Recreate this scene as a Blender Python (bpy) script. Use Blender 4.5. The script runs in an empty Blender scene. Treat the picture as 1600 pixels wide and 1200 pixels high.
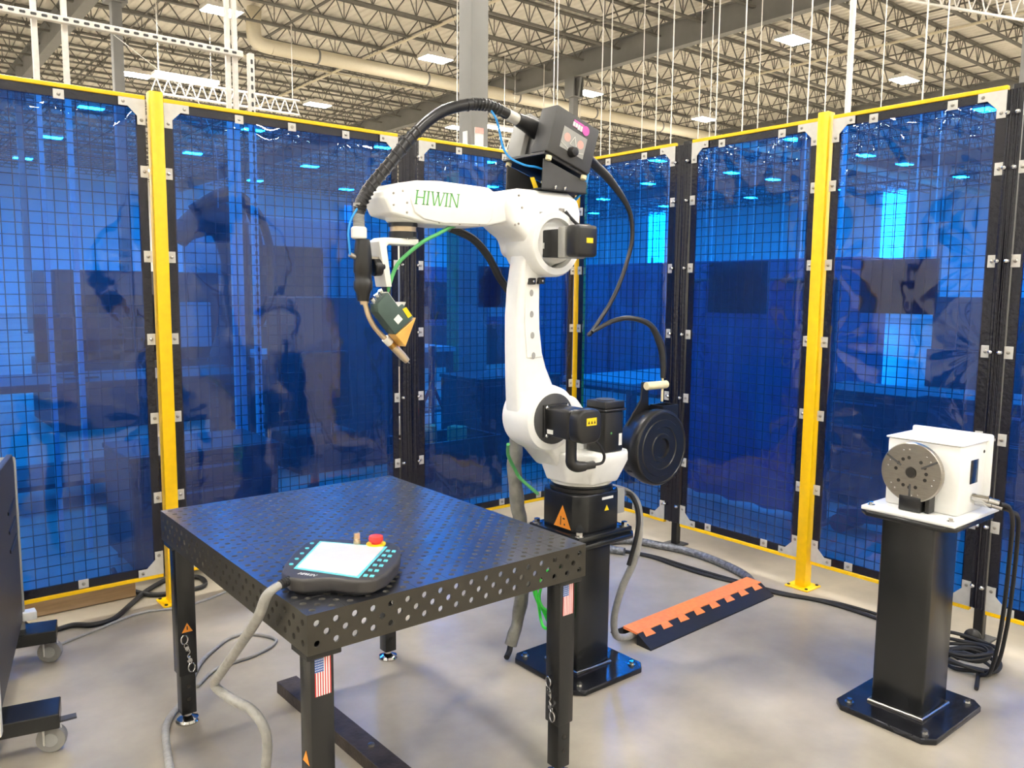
import bpy, bmesh, math, random
from mathutils import Vector, Matrix
random.seed(7)
S = bpy.context.scene
COL = S.collection
PI = math.pi

# ------------------------------------------------------------------ camera
F_PX = 1269.0
def _n(v): return Vector(v).normalized()
d1 = _n((2374 - 800, 472 - 600, F_PX)); d2 = _n((-236 - 800, 448 - 600, F_PX))
upv = d1.cross(d2)
if upv.y > 0: upv = -upv
upv.normalize(); ax = d1; ay = upv.cross(ax)
Rw = Matrix((ax, ay, upv))
cr = Rw @ Vector((1, 0, 0)); cu = Rw @ Vector((0, -1, 0)); cb = Rw @ Vector((0, 0, -1))
cam = bpy.data.cameras.new('camera'); cam.sensor_width = 36; cam.lens = 36 * F_PX / 1600
cam.clip_start = 0.05; cam.clip_end = 200
co = bpy.data.objects.new('camera', cam); COL.objects.link(co)
co.matrix_world = Matrix(((cr.x, cu.x, cb.x, 0), (cr.y, cu.y, cb.y, 0), (cr.z, cu.z, cb.z, 1.5), (0, 0, 0, 1)))
S.camera = co
# ------------------------------------------------------------------ world + exposure (hall is closed: lamps and windows light it)
w = bpy.data.worlds.new('world'); S.world = w; w.use_nodes = True
w.node_tree.nodes['Background'].inputs[0].default_value = (0.75, 0.85, 1, 1)
w.node_tree.nodes['Background'].inputs[1].default_value = 0.3
S.view_settings.view_transform = 'Standard'; S.view_settings.look = 'None'
S.view_settings.exposure = 0.1; S.view_settings.gamma = 1.0; S.view_settings.use_curve_mapping = False
LAMP = 255.0      # emission of a high bay lens
WIN = 13.0         # emission of daylight windows

# ------------------------------------------------------------------ materials
def rgb(r, g, b):
    f = lambda c: ((c / 255) / 12.92 if c / 255 <= 0.04045 else (((c / 255) + 0.055) / 1.055) ** 2.4)
    return (f(r), f(g), f(b), 1)
MATS = {}
def mat(name, col, rough=0.5, metal=0.0, var=0.08, scale=30, bump=0.0, bscale=200, spec=0.5, rvar=0.0, coat=0.0, stretch=None):
    m = bpy.data.materials.new(name); m.use_nodes = True; nt = m.node_tree; N = nt.nodes; L = nt.links
    p = N['Principled BSDF']
    p.inputs['Roughness'].default_value = rough; p.inputs['Metallic'].default_value = metal
    p.inputs['Specular IOR Level'].default_value = spec; p.inputs['Coat Weight'].default_value = coat
    tc = N.new('ShaderNodeTexCoord'); src = tc.outputs['Object']
    if stretch:
        mp = N.new('ShaderNodeMapping'); mp.inputs['Scale'].default_value = stretch; L.new(src, mp.inputs[0]); src = mp.outputs[0]
    nz = N.new('ShaderNodeTexNoise'); nz.inputs['Scale'].default_value = scale; nz.inputs['Detail'].default_value = 4
    L.new(src, nz.inputs['Vector'])
    cr_ = N.new('ShaderNodeValToRGB'); e = cr_.color_ramp.elements
    e[0].position = 0.3; e[1].position = 0.7
    e[0].color = tuple(c * (1 - var) for c in col[:3]) + (1,); e[1].color = tuple(min(1, c * (1 + var)) for c in col[:3]) + (1,)
    L.new(nz.outputs['Fac'], cr_.inputs[0]); L.new(cr_.outputs[0], p.inputs['Base Color'])
    if rvar:
        mr = N.new('ShaderNodeMapRange'); mr.inputs[1].default_value = 0.3; mr.inputs[2].default_value = 0.7
        mr.inputs[3].default_value = max(0, rough - rvar); mr.inputs[4].default_value = min(1, rough + rvar)
        L.new(nz.outputs['Fac'], mr.inputs[0]); L.new(mr.outputs[0], p.inputs['Roughness'])
    if bump:
        n2 = N.new('ShaderNodeTexNoise'); n2.inputs['Scale'].default_value = bscale; n2.inputs['Detail'].default_value = 3
        L.new(src, n2.inputs['Vector'])
        bp = N.new('ShaderNodeBump'); bp.inputs['Strength'].default_value = bump; bp.inputs['Distance'].default_value = 0.01
        L.new(n2.outputs['Fac'], bp.inputs['Height']); L.new(bp.outputs[0], p.inputs['Normal'])
    MATS[name] = m
    return m
def emit(name, col, k):
    m = bpy.data.materials.new(name); m.use_nodes = True; p = m.node_tree.nodes['Principled BSDF']
    p.inputs['Base Color'].default_value = (0.8, 0.8, 0.8, 1)
    p.inputs['Emission Color'].default_value = col; p.inputs['Emission Strength'].default_value = k
    MATS[name] = m; return m
mat('yellow', rgb(250, 200, 0), 0.35, var=0.05)
mat('white_paint', rgb(238, 238, 234), 0.28, var=0.02, spec=0.5)
mat('white_case', rgb(236, 234, 226), 0.35, var=0.02)
mat('black_paint', rgb(24, 25, 26), 0.26, var=0.12, scale=8)
mat('black_plastic', rgb(20, 20, 21), 0.33, var=0.1)
mat('hose_black', rgb(22, 22, 24), 0.32, var=0.12)
mat('black_rubber', rgb(20, 20, 22), 0.6, var=0.15)
mat('black_table', rgb(122, 124, 132), 0.28, 0.95, var=0.06, scale=3)
mat('bore_steel', rgb(98, 96, 91), 0.5, 0.1, var=0.05)
mat('bore_dark', rgb(74, 72, 66), 0.5, 0.1, var=0.05)
mat('table_side', rgb(58, 55, 48), 0.42, 0.4, var=0.1, scale=12)
mat('scarred_plate', rgb(44, 45, 50), 0.2, 0.6, var=0.5, scale=18, bump=0.12, bscale=30)
mat('dark_case', rgb(62, 62, 62), 0.5, var=0.06, bump=0.05, bscale=500)
mat('pendant_case', rgb(48, 46, 45), 0.45, var=0.05)
mat('grey_case', rgb(150, 150, 146), 0.45, var=0.04)
mat('steel', rgb(165, 160, 152), 0.3, 1.0, var=0.1, scale=40, stretch=(1, 1, 8))
mat('chrome', rgb(215, 215, 215), 0.14, 1.0, var=0.03)
mat('zinc', rgb(205, 203, 196), 0.45, 0.35, var=0.06)
mat('brass', rgb(190, 150, 80), 0.35, 0.9, var=0.1)
mat('neck_metal', rgb(200, 180, 150), 0.35, 0.6, var=0.08)
mat('grey_sleeve', rgb(128, 126, 118), 0.75, var=0.18, scale=25, bump=0.6, bscale=40)
mat('grey_hose', rgb(150, 148, 142), 0.5, var=0.12, scale=40, bump=0.3, bscale=90)
mat('silver_braid', rgb(120, 122, 126), 0.4, 0.6, var=0.5, scale=60, bump=0.5, bscale=120)
mat('green_cable', rgb(80, 165, 95), 0.45); mat('lime_cable', rgb(60, 220, 70), 0.45)
mat('blue_tube', rgb(40, 140, 215), 0.3); mat('cream_plastic', rgb(232, 222, 180), 0.4)
mat('orange_rubber', rgb(238, 132, 74), 0.7, var=0.1, scale=60, bump=0.2, bscale=150)
mat('orange_label', rgb(226, 140, 40), 0.5); mat('yellow_label', rgb(245, 205, 20), 0.5); mat('white_label', rgb(225, 225, 220), 0.5)
mat('green_paint_print', rgb(96, 168, 92), 0.5); mat('black_print', rgb(30, 26, 20), 0.6); mat('magenta_print', rgb(205, 90, 170), 0.5)
mat('red_button', rgb(215, 60, 55), 0.4); mat('pink_print', rgb(222, 160, 150), 0.5)
mat('teal_print', rgb(90, 190, 195), 0.4); mat('screen_glass', rgb(205, 205, 208), 0.12, var=0.02, coat=0.5)
mat('scanner_green', rgb(58, 78, 72), 0.45); mat('amber_glass', rgb(214, 165, 80), 0.3)
mat('steel_grey_paint', rgb(124, 123, 120), 0.55, var=0.06, scale=3)
mat('joist_paint', rgb(108, 105, 98), 0.6, var=0.08)
mat('deck_paint', rgb(236, 231, 220), 0.65, var=0.05, scale=2)
mat('duct_paint', rgb(225, 215, 190), 0.5, var=0.03)
mat('strut_paint', rgb(235, 230, 222), 0.45)
mat('wall_paint', rgb(236, 235, 230), 0.8, var=0.03, scale=0.5)
mat('hem_film', rgb(18, 18, 30), 0.22, var=0.2, scale=20, bump=0.25, bscale=45)
mat('wire_black', rgb(14, 15, 20), 0.5)
mat('sign_dark', rgb(40, 42, 52), 0.5)
mat('wood', rgb(176, 148, 112), 0.7, var=0.15, scale=6, stretch=(1, 14, 14))
mat('bar_steel', rgb(70, 62, 55), 0.55, 0.5, var=0.35, scale=14, bump=0.2, bscale=80)
mat('machine_blue', rgb(70, 84, 120), 0.5); mat('machine_dark', rgb(46, 46, 52), 0.5); mat('machine_grey', rgb(140, 142, 146), 0.5)
mat('pillar_green', rgb(100, 130, 80), 0.6)
mat('red_paint', rgb(170, 40, 50), 0.5); mat('screen_dark', rgb(20, 22, 28), 0.2); mat('rubber_wheel', rgb(128, 126, 122), 0.6)
mat('curtain_navy', rgb(44, 56, 112), 0.5, var=0.1)
emit('lamp_lens', (1, 0.955, 0.885, 1), LAMP); emit('strip_lens', (0.97, 0.98, 1, 1), LAMP * 0.10); emit('window_day', (0.85, 0.95, 1, 1), WIN)
emit('red_beacon', (1, 0.05, 0.12, 1), 6.0); emit('pilot_white', (1, 1, 1, 1), 5.0)

def floor_mat():
    m = bpy.data.materials.new('concrete'); m.use_nodes = True; nt = m.node_tree; N = nt.nodes; L = nt.links; p = N['Principled BSDF']
    tc = N.new('ShaderNodeTexCoord')
    a = N.new('ShaderNodeTexNoise'); a.inputs['Scale'].default_value = 0.9; a.inputs['Detail'].default_value = 6; a.inputs['Roughness'].default_value = 0.5
    b = N.new('ShaderNodeTexNoise'); b.inputs['Scale'].default_value = 6; b.inputs['Detail'].default_value = 6; b.inputs['Roughness'].default_value = 0.55
    c = N.new('ShaderNodeTexNoise'); c.inputs['Scale'].default_value = 30; c.inputs['Detail'].default_value = 1
    for t in (a, b, c): L.new(tc.outputs['Object'], t.inputs['Vector'])
    r = N.new('ShaderNodeValToRGB'); e = r.color_ramp.elements
    e[0].position = 0.22; e[0].color = rgb(124, 117, 105); e[1].position = 0.74; e[1].color = rgb(198, 189, 170)
    L.new(a.outputs['Fac'], r.inputs[0])
    r2 = N.new('ShaderNodeValToRGB'); e = r2.color_ramp.elements
    e[0].position = 0.2; e[0].color = (0.66, 0.65, 0.64, 1); e[1].position = 0.75; e[1].color = (1, 1, 1, 1)
    L.new(b.outputs['Fac'], r2.inputs[0])
    mx = N.new('ShaderNodeMix'); mx.data_type = 'RGBA'; mx.blend_type = 'MULTIPLY'; mx.inputs[0].default_value = 0.75
    L.new(r.outputs[0], mx.inputs[6]); L.new(r2.outputs[0], mx.inputs[7]); L.new(mx.outputs[2], p.inputs['Base Color'])
    p.inputs['Roughness'].default_value = 0.30
    bp = N.new('ShaderNodeBump'); bp.inputs['Strength'].default_value = 0.02; bp.inputs['Distance'].default_value = 0.002
    L.new(c.outputs['Fac'], bp.inputs['Height']); L.new(bp.outputs[0], p.inputs['Normal'])
    MATS['concrete'] = m
floor_mat()
def film_mat():
    m = bpy.data.materials.new('blue_film'); m.use_nodes = True; nt = m.node_tree; N = nt.nodes; L = nt.links
    N.remove(N['Principled BSDF']); out = N['Material Output']
    tint = (0.001, 0.21, 1.0, 1)
    tr = N.new('ShaderNodeBsdfTransparent'); tr.inputs[0].default_value = tint
    df = N.new('ShaderNodeBsdfDiffuse'); df.inputs[0].default_value = (0.05, 0.11, 0.46, 1)
    tl = N.new('ShaderNodeBsdfTranslucent'); tl.inputs[0].default_value = (0.0, 0.16, 1.0, 1)
    ms = N.new('ShaderNodeMixShader'); ms.inputs[0].default_value = 0.5
    L.new(df.outputs[0], ms.inputs[1]); L.new(tl.outputs[0], ms.inputs[2])
    mx = N.new('ShaderNodeMixShader'); mx.inputs[0].default_value = 0.13
    L.new(tr.outputs[0], mx.inputs[1]); L.new(ms.outputs[0], mx.inputs[2])
    gl = N.new('ShaderNodeBsdfGlossy'); gl.inputs['Roughness'].default_value = 0.035; gl.inputs['Color'].default_value = (1, 1, 1, 1)
    fr = N.new('ShaderNodeFresnel'); fr.inputs['IOR'].default_value = 1.58
    tc = N.new('ShaderNodeTexCoord'); nz = N.new('ShaderNodeTexNoise'); nz.inputs['Scale'].default_value = 5; nz.inputs['Detail'].default_value = 2
    L.new(tc.outputs['Object'], nz.inputs['Vector'])
    bp = N.new('ShaderNodeBump'); bp.inputs['Strength'].default_value = 0.12; bp.inputs['Distance'].default_value = 0.02
    L.new(nz.outputs['Fac'], bp.inputs['Height']); L.new(bp.outputs[0], gl.inputs['Normal'])
    m2 = N.new('ShaderNodeMixShader'); L.new(fr.outputs[0], m2.inputs[0]); L.new(mx.outputs[0], m2.inputs[1]); L.new(gl.outputs[0], m2.inputs[2])
    L.new(m2.outputs[0], out.inputs[0]); MATS['blue_film'] = m
film_mat()
def flag_mat():
    # printed flag sticker: canton top left, stripes running down (object space: u = x, v = z, unit square)
    m = bpy.data.materials.new('flag_print'); m.use_nodes = True; nt = m.node_tree; N = nt.nodes; L = nt.links; p = N['Principled BSDF']
    p.inputs['Roughness'].default_value = 0.4
    uv = N.new('ShaderNodeUVMap'); sp = N.new('ShaderNodeSeparateXYZ'); L.new(uv.outputs[0], sp.inputs[0])
    def M(op, a, b=None):
        n = N.new('ShaderNodeMath'); n.operation = op
        for i, v in enumerate((a, b)):
            if v is None: continue
            if isinstance(v, (int, float)): n.inputs[i].default_value = v
            else: L.new(v, n.inputs[i])
        return n.outputs[0]
    u, v = sp.outputs[0], sp.outputs[1]
    st = M('LESS_THAN', M('FRACT', M('MULTIPLY', u, 6.5)), 0.5)
    can = M('MULTIPLY', M('LESS_THAN', u, 0.56), M('GREATER_THAN', v, 0.6))
    cx = M('SUBTRACT', M('FRACT', M('MULTIPLY', u, 11)), 0.5); cy = M('SUBTRACT', M('FRACT', M('MULTIPLY', v, 16)), 0.5)
    star = M('LESS_THAN', M('ADD', M('MULTIPLY', cx, cx), M('MULTIPLY', cy, cy)), 0.06)
    def mixc(f, a, b):
        n = N.new('ShaderNodeMix'); n.data_type = 'RGBA'; L.new(f, n.inputs[0])
        for i, c in ((6, a), (7, b)):
            if isinstance(c, tuple): n.inputs[i].default_value = c
            else: L.new(c, n.inputs[i])
        return n.outputs[2]
    c1 = mixc(st, rgb(235, 228, 222), rgb(190, 50, 50)); c2 = mixc(star, rgb(50, 85, 150), rgb(230, 230, 235))
    L.new(mixc(can, c1, c2), p.inputs['Base Color']); MATS['flag_print'] = m
flag_mat()

# ------------------------------------------------------------------ mesh helpers
V = Vector
class B:
    def __init__(s): s.v = []; s.f = []; s.uv = None
    def add(s, vs, fs):
        o = len(s.v); s.v += [V(x) for x in vs]; s.f += [tuple(i + o for i in f) for f in fs]; return s
    def box(s, c, d, rot=None):
        x, y, z = d[0] / 2, d[1] / 2, d[2] / 2; c = V(c)
        vs = [V((sx * x, sy * y, sz * z)) for sz in (-1, 1) for sx, sy in ((-1, -1), (1, -1), (1, 1), (-1, 1))]
        if rot is not None: vs = [rot @ v for v in vs]
        return s.add([c + v for v in vs], [(3, 2, 1, 0), (4, 5, 6, 7), (0, 1, 5, 4), (1, 2, 6, 5), (2, 3, 7, 6), (3, 0, 4, 7)])
    def bb(s, lo, hi):
        return s.box([(a + b) / 2 for a, b in zip(lo, hi)], [b - a for a, b in zip(lo, hi)])
    def cyl(s, p0, p1, r0, r1=None, n=24, cap=True):
        p0, p1 = V(p0), V(p1); r1 = r0 if r1 is None else r1; a = (p1 - p0).normalized()
        u = a.orthogonal().normalized(); w_ = a.cross(u)
        ring = lambda p, r: [p + (u * math.cos(2 * PI * i / n) + w_ * math.sin(2 * PI * i / n)) * r for i in range(n)]
        fs = [(i, (i + 1) % n, n + (i + 1) % n, n + i) for i in range(n)]
        if cap: fs += [tuple(range(n - 1, -1, -1)), tuple(range(n, 2 * n))]
        return s.add(ring(p0, r0) + ring(p1, r1), fs)
    def lathe(s, prof, o, axis=(0, 0, 1), n=28):
        o = V(o); a = V(axis).normalized(); u = a.orthogonal().normalized(); w_ = a.cross(u); vs = []; fs = []
        for r, h in prof:
            for i in range(n):
                t = 2 * PI * i / n; vs.append(o + a * h + (u * math.cos(t) + w_ * math.sin(t)) * max(r, 1e-5))
        for k in range(len(prof) - 1):
            for i in range(n):
                j = (i + 1) % n; fs.append((k * n + i, k * n + j, (k + 1) * n + j, (k + 1) * n + i))
        if prof[0][0] > 1e-4: fs.append(tuple(range(n - 1, -1, -1)))
        if prof[-1][0] > 1e-4: fs.append(tuple(range((len(prof) - 1) * n, len(prof) * n)))
        return s.add(vs, fs)
    def ext(s, poly, vec):
        n = len(poly); p = [V(q) for q in poly]; vec = V(vec)
        nrm = V((0, 0, 0))
        for i in range(n): nrm += p[i].cross(p[(i + 1) % n])
        if nrm.dot(vec) > 0: p.reverse()
        return s.add(p + [q + vec for q in p], [tuple(range(n)), tuple(range(2 * n - 1, n - 1, -1))] + [(n + i, n + (i + 1) % n, (i + 1) % n, i) for i in range(n)])
    def tube(s, pts, r, n=10, sub=8, cap=True, closed=False):
        pts = [V(p) for p in pts]
        rr = list(r) if isinstance(r, (list, tuple)) else [r] * len(pts)
        if sub > 1 and len(pts) > 2:
            P = []; R = []; m = len(pts)
            for i in range(m if closed else m - 1):
                if closed: a, b, c, d = pts[(i - 1) % m], pts[i], pts[(i + 1) % m], pts[(i + 2) % m]
                else: a, b, c, d = pts[max(i - 1, 0)], pts[i], pts[i + 1], pts[min(i + 2, m - 1)]
                for k in range(sub):
                    t = k / sub
                    P.append(0.5 * ((2 * b) + (c - a) * t + (2 * a - 5 * b + 4 * c - d) * t * t + (3 * b - a - 3 * c + d) * t ** 3))
                    R.append(rr[i] * (1 - t) + rr[(i + 1) % m] * t)
            if not closed: P.append(pts[-1]); R.append(rr[-1])
        else: P, R = pts, rr
        m = len(P); u = None; vs = []; fs = []
        for i in range(m):
            a = (P[(i + 1) % m] - P[i - 1]) if closed else (P[min(i + 1, m - 1)] - P[max(i - 1, 0)])
            a.normalize()
            u = a.orthogonal().normalized() if u is None else (u - a * u.dot(a)).normalized()
            w_ = a.cross(u)
            for k in range(n):
                t = 2 * PI * k / n; vs.append(P[i] + (u * math.cos(t) + w_ * math.sin(t)) * R[i])
        for i in range(m if closed else m - 1):
            i2 = (i + 1) % m
            for k in range(n):
                j = (k + 1) % n; fs.append((i * n + k, i * n + j, i2 * n + j, i2 * n + k))
        if cap and not closed: fs += [tuple(range(n - 1, -1, -1)), tuple(range((m - 1) * n, m * n))]
        return s.add(vs, fs)
    def mesh(s, name, m, off=(0, 0, 0), bevel=0, seg=2, ang=35):
        off = V(off); me = bpy.data.meshes.new(name)
        me.from_pydata([tuple(v - off) for v in s.v], [], s.f)
        if bevel:
            bm = bmesh.new(); bm.from_mesh(me); bmesh.ops.recalc_face_normals(bm, faces=bm.faces)
            ed = [e for e in bm.edges if len(e.link_faces) == 2 and e.calc_face_angle(0) > math.radians(30)]
            bmesh.ops.bevel(bm, geom=ed, offset=bevel, segments=seg, profile=0.5, affect='EDGES', clamp_overlap=True)
            bm.to_mesh(me); bm.free()
        me.polygons.foreach_set('use_smooth', [True] * len(me.polygons))
        try: me.set_sharp_from_angle(angle=math.radians(ang))
        except Exception: pass
        if s.uv:
            l = me.uv_layers.new(name='UVMap')
            for i, q in enumerate(s.uv): l.data[i].uv = q
        me.materials.append(MATS[m] if isinstance(m, str) else m); me.update()
        return me
def link(name, data, parent=None, loc=(0, 0, 0)):
    o = bpy.data.objects.new(name, data); COL.objects.link(o); o.location = loc
    if parent is not None: o.parent = parent
    return o
def woff(p):
    t = V((0, 0, 0))
    while p is not None: t += p.location; p = p.parent
    return t
def part(parent, name, b, m, bevel=0, seg=2, ang=35, label=None):
    o = link(name, b.mesh(name, m, woff(parent), bevel, seg, ang), parent)
    if label: o['label'] = label
    return o
def tag(o, label, cat, group=None):
    o['label'] = label; o['category'] = cat
    if group: o['group'] = group
    return o
def thing(name, label, cat, loc, group=None):
    return tag(link(name, None, None, loc), label, cat, group)
def solo(name, b, m, label, cat, loc=(0, 0, 0), bevel=0, seg=2, group=None):
    o = link(name, b.mesh(name, m, loc, bevel, seg), None, loc); return tag(o, label, cat, group)
def struct(name, b, m, label=None, bevel=0):
    o = link(name, b.mesh(name, m, (0, 0, 0), bevel)); o['kind'] = 'structure'
    if label: o['label'] = label
    return o
def sphere_prof(r, n=8): return [(r * math.sin(PI * i / n), -r * math.cos(PI * i / n)) for i in range(n + 1)]
def rotz(a): return Matrix.Rotation(a, 3, 'Z')
def roty(a): return Matrix.Rotation(a, 3, 'Y')

# letters as polygons on a 1-high grid, slanted serif capitals
def letters(word, o, u, v, h, thick, nrm, slant=0.18, bold=0.16):
    o, u, v, nrm = V(o), V(u).normalized(), V(v).normalized(), V(nrm).normalized(); b = B(); x = 0
    def quad(ps):
        q = [o + u * ((px + x + slant * py) * h) + v * (py * h) for px, py in ps]
        b.ext(q, nrm * thick)
    def stem(a, y0=0, y1=1, w=bold): quad([(a, y0), (a + w, y0), (a + w, y1), (a, y1)])
    def serif(a, y): quad([(a - 0.07, y - 0.03), (a + bold + 0.07, y - 0.03), (a + bold + 0.07, y + 0.03), (a - 0.07, y + 0.03)])
    def diag(x0, y0, x1, y1, w): quad([(x0, y0), (x0 + w, y0), (x1 + w, y1), (x1, y1)])
    for ch in word:
        if ch == 'H':
            stem(0); stem(0.62); quad([(bold, 0.46), (0.62, 0.46), (0.62, 0.54), (bold, 0.54)])
            for a in (0, 0.62): serif(a, 0.03); serif(a, 0.97)
            x += 0.95
        elif ch == 'I':
            stem(0); serif(0, 0.03); serif(0, 0.97); x += 0.36
        elif ch == 'W':
            diag(0.22, 0, -0.04, 1, bold); diag(0.22 + 0.06, 0, 0.52, 1, 0.08); diag(0.70, 0, 0.44, 1, bold); diag(0.76, 0, 1.02, 1, 0.08)
            serif(-0.04, 0.97); serif(0.44, 0.97); serif(0.98, 0.97); x += 1.25
        elif ch == 'N':
            stem(0, w=0.09); stem(0.66, w=0.09); diag(0.62, 0, 0.0, 1, bold); serif(-0.03, 0.03); serif(-0.03, 0.97); serif(0.62, 0.97); x += 0.95
    return b

# ================================================================== THE HALL
XA, XB, YA, YB, ZR = -14.0, 57.0, -12.0, 57.0, 9.0
b = B(); b.bb((XA, YA, -0.1), (XB, YB, 0)); struct('floor', b, 'concrete', 'pale polished concrete floor')
for nm, lo, hi in (('wall_back', (XA, YB, 0), (XB, YB + .2, ZR + .2)), ('wall_right', (XB, YA, 0), (XB + .2, YB, ZR + .2)),
                   ('wall_left', (XA - .2, YA, 0), (XA, YB, ZR + .2)), ('wall_front', (XA, YA - .2, 0), (XB, YA, ZR + .2))):
    b = B(); b.bb(lo, hi); struct(nm, b, 'wall_paint')
# ribbed roof deck
b = B(); xs = []; x = XA; lvl = 0
while x < XB:
    z0 = ZR if lvl == 0 else ZR + 0.04
    xs += [(x, z0), (x + 0.10, z0)]; x += 0.125; lvl ^= 1
vs = []; fs = []
for i, (x, z) in enumerate(xs):
    vs += [(x, YA, z), (x, YB, z)]
    if i: fs.append((2 * i - 2, 2 * i - 1, 2 * i + 1, 2 * i))
b.add(vs, fs)
ceil = struct('ceiling', b, 'deck_paint', 'cream ribbed steel roof deck')
b = B(); b.bb((XA, YA, ZR + .05), (XB, YB, ZR + .15)); part(ceil, 'roof_board', b, 'deck_paint')
GX = (-8.1, 4.68, 17.5, 30.3, 43.1)
for gx in GX:
    g = B(); g.bb((gx - .13, YA, 8.0), (gx + .13, YB, 8.03)); g.bb((gx - .13, YA, 8.68), (gx + .13, YB, 8.71)); g.bb((gx - .02, YA, 8.03), (gx + .02, YB, 8.68))
    part(ceil, 'roof_girder', g, 'steel_grey_paint')
ch = B()
for dx in (-.03, .03): ch.bb((XA, dx - .022, 8.42), (XB, dx + .022, 8.46))
cht = B()
for dx in (-.035, .035): cht.bb((XA, dx - .026, 8.93), (XB, dx + .026, 8.98))
wb = B(); x = XA; P = 1.25
def rod(bb_, p, q, t=.013):
    p, q = V(p), V(q); d = (q - p).normalized(); u = V((0, 1, 0)) * t; n = d.cross(V((0, 1, 0))).normalized() * t
    bb_.add([p + u + n, p - u + n, p - u - n, p + u - n, q + u + n, q - u + n, q - u - n, q + u - n], [(0, 1, 5, 4), (1, 2, 6, 5), (2, 3, 7, 6), (3, 0, 4, 7)])
while x < XB - P:
    rod(wb, (x, 0, 8.44), (x + P * .32, 0, 8.95)); rod(wb, (x + P * .68, 0, 8.95), (x + P, 0, 8.44)); rod(wb, (x + P * .5, 0, 8.44), (x + P * .5, 0, 8.95), .010)
    rod(wb, (x + P * .5, 0, 8.44), (x + P * .32, 0, 8.95), .010); rod(wb, (x + P * .5, 0, 8.44), (x + P * .68, 0, 8.95), .010)
    x += P
mc, mt, mw = ch.mesh('bottom_chord', 'joist_paint'), cht.mesh('top_chord', 'joist_paint'), wb.mesh('web', 'joist_paint')
ys = [13.84 + 1.49 * k for k in range(-15, 29)]
for y in ys:
    j = link('roof_joist', mc, ceil, (0, y, 0)); link('top_chord', mt, j); link('web_bars', mw, j)
br = B(); br.bb((-.018, YA, 8.465), (.018, YB, 8.50)); mb_ = br.mesh('bridging_bar', 'joist_paint')
br = B(); br.bb((-.018, YA, 8.88), (.018, YB, 8.915)); mb2 = br.mesh('bridging_bar', 'joist_paint')
x = XA + 1.7
while x < XB:
    link('bridging_bar', mb_, ceil, (x, 0, 0)); link('bridging_bar', mb2, ceil, (x + .6, 0, 0)); x += 3.1
# columns
def column(x, y, label, a=.1):
    c = B(); c.bb((x - a, y - a, 0), (x + a, y + a, 8.0)); o = link('steel_column', c.mesh('steel_column', 'steel_grey_paint', (x, y, 0), .008), None, (x, y, 0))
    o['kind'] = 'structure'; o['label'] = label
    c = B(); c.bb((x - .2, y - .2, 0), (x + .2, y + .2, .03)); part(o, 'base_plate', c, 'steel_grey_paint')
    c = B(); c.ext([(x - .04, y - .32, 8.0), (x - .04, y + .32, 8.0), (x - .04, y + .22, 7.45), (x - .04, y - .22, 7.45)], (.08, 0, 0)); c.bb((x - .2, y - .2, 7.42), (x + .2, y + .2, 7.45))
    c.bb((x - .2, y - .2, 7.45), (x - .17, y + .2, 8)); c.bb((x + .17, y - .2, 7.45), (x + .2, y + .2, 8)); part(o, 'column_head', c, 'steel_grey_paint')
    return o
c1 = column(4.68, 6.38, 'nearest grey square steel column rising behind the welding hose')
column(4.68, 19.0, 'grey steel column behind the slotted white strut frame')
column(17.55, 18.75, 'grey steel column meeting the roof girder above the wire feeder')
column(17.55, 6.25, 'grey steel column at the far right of the picture')
for gx, gy in ((30.3, 18.75), (30.3, 6.25), (43.1, 18.75), (30.3, 31.5), (17.55, 31.5), (4.68, 31.5), (4.68, -6.3)):
    column(gx, gy, 'grey steel column far back in the hall')
c = B(); c.bb((4.62, 6.272, 2.68), (4.72, 6.28, 3.03)); s1 = part(c1, 'notice', c, 'white_label')
c = B(); c.bb((4.622, 6.268, 2.98), (4.718, 6.272, 3.03)); c.bb((4.64, 6.268, 2.70), (4.70, 6.272, 2.86)); part(s1, 'notice_print', c, 'pink_print')
c = B(); c.bb((4.572, 6.33, 2.72), (4.58, 6.40, 3.0)); part(c1, 'notice', c, 'white_label')
# ventilation duct
d = thing('ventilation_duct', 'long cream round duct slung under the roof joists', 'duct', (8.6, 21.7, 7.8))
b = B(); b.tube([(8.75, 21.7, 8.9), (8.72, 21.7, 8.25), (8.85, 21.7, 8.03), (9.2, 21.7, 7.98)], .19, 20); b.cyl((9.2, 21.7, 7.98), (56, 21.7, 7.98), .19, n=24); part(d, 'pipe', b, 'duct_paint')
for k in range(12):
    x = 10.5 + 3.6 * k; b = B(); b.cyl((x, 21.7, 7.98), (x + .05, 21.7, 7.98), .205, n=24); b.cyl((x + .025, 21.7, 8.16), (x + .025, 21.7, 8.44), .012, n=6); part(d, 'hanger', b, 'steel_grey_paint')
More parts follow.
